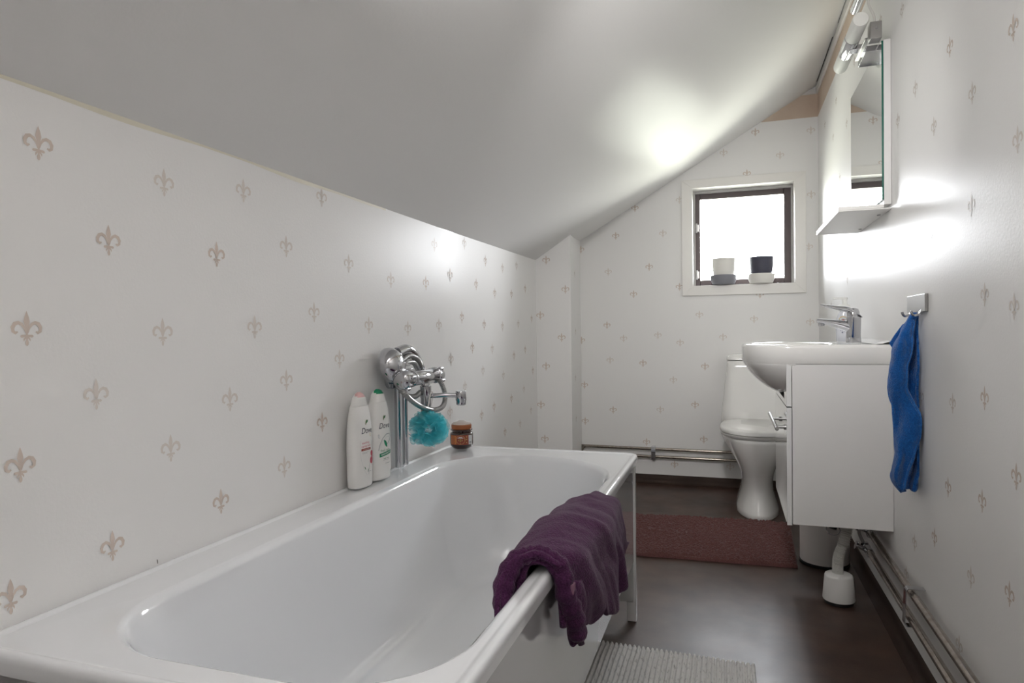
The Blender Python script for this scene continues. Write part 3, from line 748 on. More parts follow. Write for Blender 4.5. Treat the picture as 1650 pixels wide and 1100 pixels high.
for a, b in ((-.010, .0345), (-.004, .031), (.002, .0345), (-.004, .037)): L_.ell(a, b, .0027, .0025, 'gold', lift=.0011); L_.ell(a, b, .0013, .0012, 'brown', lift=.0014)
for b in (.026, .037, .046): L_.ell(.018, b, .0024, .0026, 'gold', lift=.0006)
band(.026, .043, .019, .051, 'white', .0007)
for i in range(6): L_.bar(.033, .0485-i*.0026, .0045, .0005, 'grey', lift=.0011)
for i in range(9): band(.029+i*.0011, .0295+i*.0011, .022, .030, 'navy', .0011)
part(L_.mb, 'label', INKM, jar, smooth=False)

# ------------------------------------------------------------------ plum towel over the bath rim
def towel_plum():
    root = empty('bath_towel', (-.30, 1.35, RIM), 'plum terry towel folded over the outer rim of the bathtub', 'towel')
    mb = MB()
    Y0, Y1 = 1.075, 1.60
    def sect(s, th):
        # path across the rim at rim-parameter s; th = extra height of this layer
        zin = table([(0, .455), (.10, .44), (.5, .42), (1, .47)], s)
        zo = table([(0, .46), (.07, .42), (.16, .405), (.24, .42), (.30, .39), (.42, .372), (.62, .375), (.85, .40), (1, .44)], s)
        up = table([(0, .026), (.35, .036), (.75, .024), (1, .006)], s)+th
        xi = table([(0, -.368), (.15, -.378), (.4, -.378), (.8, -.370), (1, -.352)], s)-th*.6
        xo = table([(0, -.279), (.2, -.262), (.6, -.254), (1, -.266)], s)+th*.7
        return [(xi+.016, zin), (xi+.004, .505), (xi-.002, .548), (xi+.012, RIM+up*.55), (xi+.034, RIM+up*.95), (-.316, RIM+up+.004), (-.297, RIM+up*.85), (xo+.001, RIM-.004+up*.3), (xo+.007, .53), (xo+.010, .49), (xo+.006, .45), (xo+.004, zo)]
    nt_ = 76; ns = 90
    def fn(u, vv):
        s = u; pts = sect(s, 0); P = catmull([(a, 0, b) for a, b in pts], 8)
        k = vv*(len(P)-1); i = min(int(k), len(P)-2); p = P[i].lerp(P[i+1], k-i)
        slant = .05*(vv-.5)                       # the roll lies slightly across the rim
        y = lerp(Y0, Y1, s) - .055*max(0, (.30-vv))/.30*(1-s) + slant*(1-.3*s)
        if vv > .62: y += (vv-.62)*.18*(1-s*.4) + (vv-.62)*.10
        # creases running over the rim, fanning out on the outer side
        w1 = noise.noise(Vector((s*3.1, vv*2.2, 5)))*4; fold = .0050*sin(21*s+6*vv+w1)*(.5+.5*sin(9*s+2))+.0035*sin(43*s-9*vv+w1*1.7)*vv+.010*noise.noise(Vector((s*7, vv*3.5, 2)))+.0045*noise.noise(Vector((s*20-vv*6, vv*5, 8)))+.0045*sin(13*s-9*vv+w1)
        fold *= min(1, .30+1.6*abs(vv-.40)) * min(1, s*8+.25)
        n_ = Vector(((p.x+.318)*1.0, 0, (p.z-.50)*1.0 if vv < .75 and vv > .2 else .01)).normalized()
        return Vector((p.x, y, p.z)) + n_*(fold+.004)
    v, f = grid(ns, nt_, fn); mb.add(v, f)
    cl = part(mb, 'cloth', M['plum'], root, solid=.011, subsurf=1)
    # near folded roll along the edge of the towel
    mb = MB()
    path = []
    P = sect(.0, 0); pts = [(a, b) for a, b in P]
    for i, (a, b) in enumerate(pts[:9]): path.append((a, Y0-.050*max(0, 1-i/3.5)+.004+.003*i, b+.003))
    o_ = path[-1]; path += [(o_[0]+.010, o_[1]+.02, o_[2]-.045), (o_[0]+.012, o_[1]+.04, o_[2]-.09)]
    mb.tube(path, lambda t, i: .0155+.003*sin(9*t)+.0015*sin(i*1.3), 18, sub=8)
    part(mb, 'folded_edge', M['plum'], root, angle=180)
    mb = MB()
    path = [(-.353, 1.085, .47), (-.352, 1.080, .515), (-.347, 1.085, .552), (-.338, 1.092, .580), (-.318, 1.096, .587), (-.298, 1.096, .584), (-.282, 1.098, .560), (-.279, 1.105, .52), (-.279, 1.112, .47)]
    mb.tube(path, lambda t, i: .0085+.002*sin(11*t), 16, sub=8)
    part(mb, 'folded_edge', M['plum'], root, angle=180)
    # hanging tail
    mb = MB()
    def tail(u, vv):
        y = 1.105+.058*u+.030*vv; x = -.268+.012*sin(u*pi)+.006*sin(vv*6); z = .545-.122*vv-.010*u*vv+.006*sin(u*7)
        return Vector((x, y, z))
    v, f = grid(14, 24, tail); mb.add(v, f)
    part(mb, 'tail', M['plum'], root, solid=.013, subsurf=1)
    # hem label
    mb = MB(); mb.box((-.262, 1.092, .535), (-.255, 1.108, .552)); part(mb, 'hem_tag', M['plum_tag'], root, bevel=.001)
M['plum_tag'] = mat('mauve_woven_tag', (.20, .09, .14), .7)
towel_plum()

# ------------------------------------------------------------------ toilet
TX = .140
toi = empty('toilet', (TX, 3.9, 0), 'white porcelain close-coupled toilet beneath the window', 'toilet')
def oval(cx_, y0, y1, hw, z, n=56, back=.5):
    """egg outline: round front (small y), squarer back"""
    out = []; cy_ = lerp(y0, y1, .5); hl = (y1-y0)/2
    for i in range(n):
        a = 2*pi*i/n; c, s = cos(a), sin(a)
        e_ = 1.0 if s < 0 else .62
        out.append(Vector((cx_+hw*math.copysign(abs(c)**(e_ if s >= 0 else .92), c), cy_+hl*math.copysign(abs(s)**e_, s), z)))
    return out
PB = [  # z, y front, y back, half width
 (0, 3.590, 4.10, .108), (.006, 3.578, 4.11, .112), (.03, 3.585, 4.11, .107), (.07, 3.605, 4.11, .095), (.12, 3.625, 4.11, .083), (.17, 3.625, 4.12, .082), (.22, 3.605, 4.14, .092),
 (.27, 3.580, 4.17, .113), (.32, 3.560, 4.19, .142), (.36, 3.548, 4.20, .165), (.395, 3.542, 4.21, .180), (.410, 3.542, 4.21, .184), (.416, 3.55, 4.20, .178)]
mb = MB(); v, f = loft([oval(TX, a, b, hw, z) for z, a, b, hw in PB], True, True); mb.add(v, f)
part(mb, 'pan', M['porcelain'], toi, angle=80)
mb = MB(); v, f = loft([oval(TX, a, 4.03, hw, z) for z, a, hw in ((.417, 3.555, .180), (.420, 3.545, .188), (.432, 3.540, .190), (.435, 3.545, .187))], True, True); mb.add(v, f)
part(mb, 'seat', M['seat'], toi, angle=60)
mb = MB(); v, f = loft([oval(TX, a, 4.035, hw, z) for z, a, hw in ((.437, 3.542, .189), (.440, 3.536, .193), (.456, 3.536, .193), (.4625, 3.546, .185), (.4655, 3.575, .160), (.467, 3.66, .09))], True, True); mb.add(v, f)
part(mb, 'lid', M['seat'], toi, angle=60)
rings = []
for z, hw, yf, r_ in ((.43, .186, 4.035, .05), (.44, .19, 4.03, .05), (.52, .184, 4.035, .05), (.65, .170, 4.045, .05), (.76, .157, 4.055, .05), (.797, .153, 4.06, .05), (.800, .149, 4.064, .046)):
    rings.append([Vector((a, b, z)) for a, b in rrect(TX, (yf+4.285)/2, hw, (4.285-yf)/2, r_, 10)])
mb = MB(); v, f = loft(rings, True, True); mb.add(v, f); part(mb, 'cistern', M['porcelain'], toi, angle=60)
rings = []
for z, hw, ins in ((.802, .152, .002), (.805, .157, -.003), (.818, .156, -.002), (.830, .146, .008), (.836, .125, .028), (.838, .08, .06)):
    rings.append([Vector((a, b, z)) for a, b in rrect(TX, (4.06+4.285)/2, hw, (4.285-4.06)/2-ins, min(.05, (4.285-4.06)/2-ins-.002), 10)])
mb = MB(); v, f = loft(rings, True, True); mb.add(v, f); cl_ = part(mb, 'cistern_lid', M['porcelain'], toi, angle=60)
mb = MB(); mb.lathe([(.020, .838), (.022, .841), (.018, .846), (.004, .847)], 28, Matrix.Translation((TX, 4.17, 0))); sub(mb, 'flush_button', M['chrome'], cl_, toi)
for s in (-1, 1):
    mb = MB(); mb.lathe([(.009, 0), (.009, .004), (.006, .007), (.001, .008)], 16, Matrix.Translation((TX+s*.095, 3.86, 0.022)) @ Matrix.Rotation(s*radians(60), 4, 'Y')); part(mb, 'bolt_cap', M['white_plastic'], toi)

# ------------------------------------------------------------------ vanity cabinet
CY0, CY1, CX = 2.43, 3.01, .190; CZ0, CZ1 = .315, .862
cab = empty('vanity_cabinet', (.36, 2.72, CZ0), 'white wall hung vanity cabinet with glossy door under the washbasin', 'cabinet')
mb = MB(); mb.box((CX+.012, CY0, CZ0), (XR-.001, CY0+.016, CZ1)); part(mb, 'side_panel', M['matt_white'], cab, bevel=.0008)
mb = MB(); mb.box((CX+.012, CY1-.016, CZ0), (XR-.001, CY1, CZ1)); part(mb, 'side_panel', M['matt_white'], cab, bevel=.0008)
mb = MB(); mb.box((CX+.012, CY0+.0165, CZ0), (XR-.001, CY1-.0165, CZ0+.016)); mb.box((XR-.02, CY0+.0165, CZ0+.017), (XR-.001, CY1-.0165, CZ1-.1)); part(mb, 'carcass', M['matt_white'], cab, smooth=False)
mb = MB(); mb.box((CX-.006, CY0, CZ0-.004), (CX+.010, CY1, .714)); door = part(mb, 'door', M['gloss_white'], cab, bevel=.0012)
mb = MB()
mb.box((CX-.006, CY0, .718), (CX+.010, CY0+.10, CZ1)); mb.box((CX-.006, CY1-.10, .718), (CX+.010, CY1, CZ1)); mb.box((CX-.006, CY0+.10, .718), (CX+.010, CY1-.10, .735))
part(mb, 'fascia', M['gloss_white'], cab, bevel=.001)
mb = MB(); hxx, hz = .153, .641
mb.tube([(hxx, 2.425, hz), (hxx, 2.865, hz)], .0065, 20)
for yy in (2.475, 2.70): mb.tube([(hxx, yy, hz), (CX-.0062, yy, hz)], .0048, 14)
for yy in (2.475, 2.70): mb.tube([(CX-.012, yy, hz), (CX-.0062, yy, hz)], .009, 18)
sub(mb, 'handle', M['steel'], door, cab)

# ------------------------------------------------------------------ washbasin
bas = empty('washbasin', (.28, 2.72, CZ1), 'white porcelain washbasin with rounded overhanging bowl on the vanity cabinet', 'washbasin')
BY = 2.72; ZT = .928
def basin_out(ins, z, tipx=.046, n=96):
    """outline of the slab: straight back part, bowed front"""
    out = []
    x_w = XR-.001-ins*0; ya, yb = CY0-.003+ins, CY1+.003-ins
    # front from (x=.20, ya) bowing to tip (tipx+ins, BY) and back to (x=.20, yb)
    pts = [(x_w, ya), (.30, ya), (.235, ya)]
    m_ = 40
    for i in range(m_+1):
        t = -pi/2+pi*i/m_
        hy_ = (yb-ya)/2; c = abs(cos(t)); x_ = .215-(.215-tipx-ins)*c**.80
        pts.append((x_, BY+hy_*math.copysign(abs(sin(t))**.92, t)))
    pts += [(.235, yb), (.30, yb), (x_w, yb)]
    return [Vector((a, b, z)) for a, b in pts]
rings = [basin_out(.0015, CZ1+.001), basin_out(0, CZ1+.003), basin_out(-.001, ZT-.012), basin_out(.001, ZT-.004), basin_out(.006, ZT), basin_out(.020, ZT+.0005)]
n = len(rings[0])
# inner bowl rings, resampled as ellipse with same count
def bowl(sc, z, dx=0):
    out = []
    ref = rings[-1]; c = Vector((.235+dx, BY, 0))
    for p in ref:
        d = Vector((p.x-c.x, p.y-c.y, 0)); a = math.atan2(d.y/.255, d.x/.165)
        # keep inside: ellipse half axes .165 (X) x .245 (Y)
        out.append(Vector((c.x+.160*sc*cos(a), c.y+.240*sc*sin(a), z)))
    return out
rings += [bowl(1.03, ZT-.001), bowl(1.0, ZT-.004), bowl(.97, ZT-.012), bowl(.93, ZT-.035), bowl(.86, ZT-.070), bowl(.74, ZT-.105), bowl(.55, ZT-.130), bowl(.3, ZT-.140), bowl(.08, ZT-.142)]
v, f = loft(rings, False, True); mb = MB(); mb.add(v, f)
# underside of the slab
f0 = tuple(reversed(range(n))); mb.add(rings[0], [f0])
slab = part(mb, 'basin', M['porcelain'], bas, angle=55)
# belly of the bowl hanging in front of and below the slab
def belly(u, vv):
    a = pi*(u-.5)                 # -pi/2 .. pi/2 around the front
    return a
rings = []
TIP = [(.915, .0464, .2926, 0), (.900, .0464, .2926, 0), (.880, .0464, .2926, 0), (.865, .0470, .2922, .03), (.856, .0500, .290, .10), (.845, .057, .283, .3), (.825, .070, .270, .5), (.805, .087, .250, .7), (.788, .104, .225, .85), (.772, .123, .195, 1), (.760, .142, .165, 1), (.752, .160, .125, 1), (.748, .176, .075, 1)]
for z, tip, hy_, k in TIP:
    ring = []
    for i in range(41):
        t = -pi/2+pi*i/40; c = abs(cos(t)); back = lerp(.215, .190, k) if z > .76 else .188
        ring.append(Vector((back-(back-tip)*c**lerp(.80, .95, k), BY+hy_*math.copysign(abs(sin(t))**.92, t), z)))
    rings.append(ring)
nn = 41; v = [p for r in rings for p in r]; f = []
for j in range(len(rings)-1):
    for i in range(nn-1): f.append((j*nn+i, j*nn+i+1, (j+1)*nn+i+1, (j+1)*nn+i))
    f.append((j*nn+nn-1, j*nn, (j+1)*nn, (j+1)*nn+nn-1))
f.append(tuple((len(rings)-1)*nn+i for i in range(nn)))
mb = MB(); mb.add(v, f); part(mb, 'bowl', M['porcelain'], bas, angle=50)
# raised back edge at the wall
mb = MB(); v, f = grid(8, 40, lambda u, vv: Vector((lerp(.462, XR-.001, u), lerp(CY0-.002, CY1+.002, vv), ZT+.001+.013*(u**1.5)+.003*sin(pi*u)*min(1, 8*vv)))); mb.add(v, f)
part(mb, 'splash_edge', M['porcelain'], bas, angle=60)

# ------------------------------------------------------------------ basin tap
FX, FY = .437, 2.72; FZ = ZT+.0015
tap = empty('basin_tap', (FX, FY, FZ), 'chrome single lever mixer tap on the washbasin', 'tap')
def rr_ring(cx_, cy_, hx_, hy_, r_, z): return [Vector((a, b, z)) for a, b in rrect(cx_, cy_, hx_, hy_, r_, 8)]
rings = [rr_ring(FX, FY, .0245, .0235, .015, FZ), rr_ring(FX, FY, .0250, .0240, .015, FZ+.002), rr_ring(FX, FY, .0240, .023, .0165, FZ+.03), rr_ring(FX+.001, FY, .0245, .0235, .018, FZ+.075), rr_ring(FX+.001, FY, .0245, .0235, .018, FZ+.094)]
mb = MB(); v, f = loft(rings, True, True); mb.add(v, f); part(mb, 'body', M['chrome'], tap, angle=50)
rings = []
for t in [i/14 for i in range(15)]:
    x_ = lerp(FX-.012, FX-.124, t); z_ = FZ+.062+.010*t+.0*sin(t); hh = lerp(.024, .008, t**.7); ww = lerp(.021, .016, t)
    z_ = FZ+lerp(.052, .083, t**.6)
    rings.append([Vector((x_, FY+ww*cos(a), z_+hh*sin(a))) for a in [2*pi*i/28 for i in range(28)]])
mb = MB(); v, f = loft(rings, True, True); mb.add(v, f); spt = part(mb, 'spout', M['chrome'], tap, angle=60)
mb = MB(); mb.lathe([(.009, -.014), (.011, -.013), (.011, 0)], 24, Matrix.Translation((FX-.108, FY, FZ+.076))); sub(mb, 'aerator', M['chrome'], spt, tap)
rings = []
for t in [i/24 for i in range(25)]:
    x_ = lerp(FX+.027, FX-.112, t)
    z_ = FZ+.0955+.040*(1-(1-min(1, t*2.2))**2.2)+ (.010*max(0, t-.45)/.55)
    hh = .0105*(1-t)**.55+.0018; ww = lerp(.0235, .013, t**1.3)
    if t < .2: hh = lerp(.002, .0115, t/.2)
    rings.append([Vector((x_, FY+ww*math.copysign(abs(cos(a))**.8, cos(a)), z_-hh+hh*sin(a))) for a in [2*pi*i/28 for i in range(28)]])
mb = MB(); v, f = loft(rings, True, True); mb.add(v, f)
mb.lathe([(.0215, .095), (.0215, .112), (.017, .124), (.008, .128)], 32, Matrix.Translation((FX, FY, FZ)))
part(mb, 'lever', M['chrome'], tap, angle=60)

# ------------------------------------------------------------------ soap dispenser
sx_, sy_ = .430, 2.865; sz_ = ZT+.002
soap = empty('soap_dispenser', (sx_, sy_, sz_), 'clear pump soap bottle with white pump behind the basin tap', 'soap dispenser')
T = Matrix.Translation((sx_, sy_, sz_))
def ering(a_, b_, z): return [T @ Vector((a_*cos(t), b_*sin(t), z)) for t in [2*pi*i/40 for i in range(40)]]
mb = MB(); v, f = loft([ering(.026, .020, 0), ering(.030, .022, .004), ering(.031, .023, .05), ering(.030, .022, .085), ering(.024, .019, .108), ering(.017, .016, .118), ering(.0165, .0155, .122)], True, True); mb.add(v, f)
part(mb, 'bottle', M['clear'], soap)
mb = MB(); mb.lathe([(.019, .120), (.021, .122), (.021, .142), (.018, .145), (.010, .147), (.009, .165), (.011, .166), (.0115, .172), (.010, .174)], 32, T)
mb.box((sx_-.040, sy_-.006, sz_+.166), (sx_+.004, sy_+.006, sz_+.174)); part(mb, 'pump', M['frost'], soap, bevel=.001)
sfa = radians(205)
def ssurf(u, v, lift):
    a = -pi/2-.25+u/.026; return T @ Vector(((.0312+lift)*cos(a), (.0232+lift)*sin(a), v))
L_ = Label(ssurf)
L_.ell(-.002, .076, .018, .026, 'pale', lift=.0006); L_.line([(-.014, .088), (-.008, .096), (-.001, .098), (.006, .096), (.012, .088)], .0022, 'gold', .0010)
L_.ell(-.001, .082, .0048, .0055, 'brown', lift=.0011); L_.bar(.010, .080, .003, .007, 'red', lift=.0011); L_.leaf(-.011, .084, .008, .002, -.8, 'dgreen', .0011)
L_.bar(-.002, .064, .0165, .0048, 'dgreen', lift=.0012); L_.text('PALMOLIVE', .0052, -.002, .064, 'white', lift=.0016)
for i in range(3): L_.ell(-.008+i*.006, .044-i*.002, .0012, .0012, 'navy', lift=.0008)
L_.ell(-.003, .036, .002, .0024, 'navy', lift=.0008)
part(L_.mb, 'label', INKM, soap, smooth=False)

# ------------------------------------------------------------------ mirror with shelf, lamp, cable fitting
mir = empty('wall_mirror', (XR, 2.72, 1.39), 'frameless rectangular mirror on a white backing board with a small shelf', 'mirror')
MY0, MY1 = 2.445, 3.02
mb = MB(); mb.box((.486, MY0, 1.388), (XR-.001, MY1, 1.925)); part(mb, 'backing_board', M['matt_white'], mir, bevel=.0008)
mb = MB(); mb.box((.4800, MY0+.001, 1.404), (.4856, MY1-.001, 1.922), 1); 
mb.m = [1, 1, 1, 1, 1, 0]
part(mb, 'mirror_glass', [M['mirror'], M['green_edge']], mir, smooth=False)
mb = MB(); mb.box((.349, MY0-.002, 1.372), (XR-.001, MY1, 1.376)); mb.box((.349, MY0-.002, 1.3762), (.353, MY1, 1.388)); mb.box((.353, MY0-.002, 1.3762), (.485, MY0+.002, 1.388)); mb.box((.353, MY1-.004, 1.3762), (.485, MY1, 1.388))
shf = part(mb, 'shelf', M['white_plastic'], mir, bevel=.0008)
for yy in (2.56, 2.90):
    mb = MB(); mb.lathe([(.001, -.004), (.005, -.0035), (.006, -.001), (.006, 0)], 16, Matrix.Translation((.492, yy, 1.372))); sub(mb, 'screw', M['steel'], shf, mir)

lmp = empty('mirror_lamp', (.46, 2.6, 1.925), 'chrome mirror lamp with frosted tube clamped to the top of the mirror', 'lamp')
LX, LZ = .409, 1.975
mb = MB(); mb.box((.444, 2.425, 1.925), (.478, 2.470, 1.980)); mb.box((.436, 2.47, 1.948), (.452, 2.66, 1.942))
part(mb, 'bracket', M['steel'], lmp, bevel=.0015)
mb = MB(); mb.tube([(.461, 2.4245, 1.958), (.461, 2.4225, 1.958)], .004, 12); part(mb, 'bracket_screw', M['chrome'], lmp)
mb = MB(); mb.box((.440, 2.48, 1.905), (.482, 2.62, 1.924)); part(mb, 'clamp_plate', M['chrome'], lmp, bevel=.001)
mb = MB(); mb.box((.405, 2.56, 1.948), (.446, 2.60, 1.964)); part(mb, 'arm', M['chrome'], lmp, bevel=.001)
mb = MB(); ycyl(mb, LX, LZ, [(.022, 2.38), (.0245, 2.385), (.0245, 2.518), (.0245, 2.52)]); part(mb, 'glass_tube', M['frost'], lmp)
mb = MB(); ycyl(mb, LX, LZ, [(.0252, 2.521), (.0256, 2.523), (.0256, 2.658), (.0252, 2.66)]); part(mb, 'chrome_band', M['chrome'], lmp)
mb = MB(); ycyl(mb, LX, LZ, [(.0245, 2.661), (.0245, 2.79), (.022, 2.80)]); part(mb, 'glass_tube', M['frost'], lmp)
mb = MB(); mb.tube([(.463, 2.452, 1.982), (.460, 2.455, 2.01), (.452, 2.46, 2.035), (.445, 2.46, 2.06), (.448, 2.46, 2.10)], .0042, 10, sub=6); part(mb, 'cable', M['cable'], lmp)
fit = empty('cable_fitting', (.45, 2.47, 2.10), 'chrome cable fitting high above the mirror, cut by the picture top', 'fitting')
mb = MB(); mb.tube([(.428, 2.44, 2.100), (.428, 2.60, 2.100)], .016, 24); part(mb, 'sleeve', M['chrome'], fit)
mb = MB(); mb.box((.438, 2.43, 2.082), (XR-.001, 2.50, 2.12)); part(mb, 'bracket', M['cable'], fit, bevel=.006)

# ------------------------------------------------------------------ towel hook and blue towel
hk = empty('towel_hook', (XR, 2.13, 1.04), 'square brushed steel hook plate on the right wall above the blue towel', 'hook')
mb = MB(); mb.box((XR-.009, 2.030, 1.026), (XR-.001, 2.215, 1.074)); pl = part(mb, 'plate', M['steel'], hk, bevel=.001)
for yy in (2.07, 2.17):
    mb = MB(); mb.tube([(XR-.006, yy, 1.030), (XR-.014, yy, 1.020), (XR-.024, yy, 1.016), (XR-.030, yy, 1.021), (XR-.032, yy, 1.028)], .0036, 12, sub=5); part(mb, 'hook', M['chrome'], hk)

def towel_blue():
    mb = MB(); YC = 2.10
    rows = [(503,1471,1478,1484),(512,1465,1476,1485),(530,1452,1473,1487),(550,1442,1470,1488),(570,1436,1467,1488),(600,1430,1458,1489),(630,1430,1461,1491),(655,1434,1477,1492),(680,1438,1484,1491),(700,1441,1482,1488),(730,1441,1473,1484),(752,1436,1467,1482),(768,1433,1461,1481),(782,1440,1458,1479),(790,1450,1457,1477)]
    R3_ = SC.camera.matrix_world.to_3x3()
    def W(px, py, y):
        r = R3_ @ Vector((px-825, -(py-550), -F_PX)); t = y/r.y; return Vector((r.x*t, y, CAM_H+r.z*t))
    cols = []
    def row(py):
        for (a, *p), (b, *q) in zip(rows, rows[1:]):
            if py <= b: t = (py-a)/(b-a); return [lerp(m_, n_, t) for m_, n_ in zip(p, q)]
        return rows[-1][1:]
    nv = 70; mesh = []
    for j in range(nv):
        py = lerp(503, 790, j/(nv-1)); xl, xf, xr = row(py); k = min(1, j/12)
        # cross path: back left -> left edge -> front fold edge -> tuck back -> right edge -> behind
        c = [(xl+10*k, 2.135), (xl+2, 2.112), (lerp(xl, xf, .25), 2.085-.012*k*sin(j*.13)), (lerp(xl, xf, .6), 2.075), (xf-1, 2.075), (xf+.5, 2.090), (xf-5*k, 2.108), (lerp(xf, xr, .35), 2.118), (lerp(xf, xr, .75), 2.098), (xr, 2.105), (xr-2, 2.135)]
        P = catmull([(a, b, 0) for a, b in c], 5)
        mesh.append([W(p.x, py+ (3*sin(i*.5) if j == nv-1 else 0), YC+(p.y-YC)*(.45+.55*k)) for i, p in enumerate(P)])
    nu = len(mesh[0]); v = [p for r in mesh for p in r]
    for p in v:
        p.x += .0045*noise.noise(p*30)+.0022*noise.noise(p*80); p.y += .016*noise.noise(Vector((p.x*45, p.y*20, p.z*9)))+.005*noise.noise(p*60)
        p.x = min(p.x, XR-.010)
    f = [(j*nu+i, j*nu+i+1, (j+1)*nu+i+1, (j+1)*nu+i) for j in range(nv-1) for i in range(nu-1)]
    mb.add(v, f)
    # side corner flap
    a, b, c, d = W(1456, 520, 2.12), W(1432, 553, 2.12), W(1441, 567, 2.12), W(1458, 545, 2.12)
    g, h = grid(8, 8, lambda u, vv: a.lerp(b, u).lerp(d.lerp(c, u), vv)+Vector((0, .006*sin(u*4), 0))); mb.add(g, h)
    root = empty('hand_towel', (.46, YC, 1.02), 'blue terry hand towel hanging bunched from the steel wall hook', 'towel')
    part(mb, 'cloth', M['blue'], root, solid=.007, subsurf=1)
    for ci, rr in ((21, .0042), (46, .0038), (5, .0040)):  # lighter tubes paint the highlight along the towel's folds and edges
        pts = [mesh[j][min(ci, nu-1)] + Vector((0, -.004 if ci < 40 else 0, 0)) for j in range(3, nv, 3)]
        mb = MB(); mb.tube(pts, rr, 10, sub=3); part(mb, 'fold_highlight', M['blue_fold_highlight'], root, angle=180)
towel_blue()

# ------------------------------------------------------------------ rugs
def mat_brown():
    FL, FR, NR, NL = Vector((-.50, 3.50, 0)), Vector((.285, 3.540, 0)), Vector((.262, 2.915, 0)), Vector((-.50, 2.885, 0))
    def fn(u, vv):
        p = NL.lerp(NR, u).lerp(FL.lerp(FR, u), vv)
        e_ = min(u*.78, (1-u)*.78, vv*.62, (1-vv)*.62); h = .019*min(1, (e_/.012))**.5
        tuft = .008*noise.noise(Vector((p.x*110, p.y*80, 0)))+.0045*sin(p.y*300+4*noise.noise(p*9))+.005*noise.noise(p*5)
        p.z = .001+max(0, h+(tuft if e_ > .006 else 0)); p.x += .004*noise.noise(Vector((0, p.y*20, 1))) if u in (0, 1) else 0
        p.y += .004*noise.noise(Vector((p.x*16, 0, 7)))
        return p
    v, f = grid(300, 220, fn); mb = MB(); mb.add(v, f)
    tag(mb.build('bath_mat', M['matbrown'], angle=180), 'plum brown chenille bath mat on the floor before the toilet', 'mat')
mat_brown()
def rug_ribbed():
    m, t, b = new_mat('grey_white_ribbed_cotton'); N = t.nodes; L = t.links
    tcn = N.new('ShaderNodeTexCoord'); mpn = N.new('ShaderNodeMapping'); mpn.inputs['Scale'].default_value = (200, 45, 1)
    n = N.new('ShaderNodeTexNoise'); n.inputs['Scale'].default_value = 1; n.inputs['Detail'].default_value = 4
    r = N.new('ShaderNodeValToRGB'); r.color_ramp.elements[0].position = .22; r.color_ramp.elements[0].color = (.26, .25, .24, 1); r.color_ramp.elements[1].position = .46; r.color_ramp.elements[1].color = (.60, .585, .565, 1)
    L.new(tcn.outputs['Object'], mpn.inputs[0]); L.new(mpn.outputs[0], n.inputs['Vector']); L.new(n.outputs[0], r.inputs[0]); L.new(r.outputs[0], b.inputs['Base Color'])
    b.inputs['Roughness'].default_value = .9
    X0, X1, Y0, Y1 = -.50, .064, 1.20, 2.045; pitch = .0138; nr = int((X1-X0)/pitch); nu = nr*8+1
    def fn(u, vv):
        x_ = lerp(X0, X1, u); y_ = lerp(Y0, Y1, vv); y_ -= .055*(x_-X0)/(X1-X0)*0
        q = abs(sin(pi*(x_-X0)/pitch)); y_ += .003*noise.noise(Vector((x_*30, 0, 0)))*vv
        y_ = y_ + (.0 if vv < .98 else .002*q)
        return Vector((x_+.0012*noise.noise(Vector((x_*9, y_*9, 0))), y_ - .020*u*vv, .0015+.0110*q**.7 + .0008*noise.noise(Vector((x_*60, y_*60, 0)))))
    v, f = grid(nu, 90, fn); mb = MB(); mb.add(v, f)
    tag(mb.build('ribbed_rug', m, angle=180), 'grey and white ribbed cotton rug beside the bathtub', 'rug')
rug_ribbed()

# ------------------------------------------------------------------ waste bin, drain cup and hose
bn = empty('waste_bin', (.372, 3.020, 0), 'white round pedal bin on the floor beneath the vanity cabinet', 'bin')
T = Matrix.Translation((.372, 3.020, 0))
mb = MB(); mb.lathe([(.091, 0), (.096, .002), (.096, .012), (.092, .014)], 56, T); part(mb, 'base_ring', M['black'], bn)
mb = MB(); mb.lathe([(.0935, .0145), (.0945, .018), (.0945, .215), (.0935, .217)], 64, T); part(mb, 'body', M['bin'], bn)
mb = MB(); mb.lathe([(.0950, .2175), (.0965, .220), (.0965, .234), (.093, .240), (.07, .250), (.005, .255)], 56, T); part(mb, 'lid', M['bin'], bn)
mb = MB(); mb.tube([(.41, 2.930, .190), (.417, 2.912, .172), (.408, 2.900, .160), (.39, 2.896, .156), (.372, 2.900, .162), (.366, 2.912, .176), (.372, 2.920, .190)], .0018, 8, sub=6); part(mb, 'carry_handle', M['chrome'], bn)
mb = MB(); mb.tube([(.395, 2.918, .192), (.39, 2.912, .176)], .014, 18); part(mb, 'handle_clip', M['black'], bn)

drn = empty('drain_pipe', (.366, 2.60, 0), 'corrugated grey waste hose running into a white floor drain cup', 'pipe')
T = Matrix.Translation((.366, 2.595, .0))
mb = MB(); mb.lathe([(.046, 0), (.048, .002), (.048, .012), (.046, .014)], 40, T); part(mb, 'drain_base', M['black'], drn)
mb = MB(); mb.lathe([(.0525, .014), (.0535, .017), (.0470, .096), (.0455, .101), (.041, .1045), (.026, .1065), (.020, .1065)], 48, T); part(mb, 'drain_cup', M['white_plastic'], drn)
mb = MB(); mb.tube([(.364, 2.595, .100), (.363, 2.595, .130), (.366, 2.594, .165), (.378, 2.592, .205), (.392, 2.60, .245), (.398, 2.61, .285), (.400, 2.62, .312)], lambda t, i: .0165+(.0022 if i % 4 < 2 else -.0016), 24, sub=26)
part(mb, 'corrugated_hose', M['cable'], drn, angle=80)

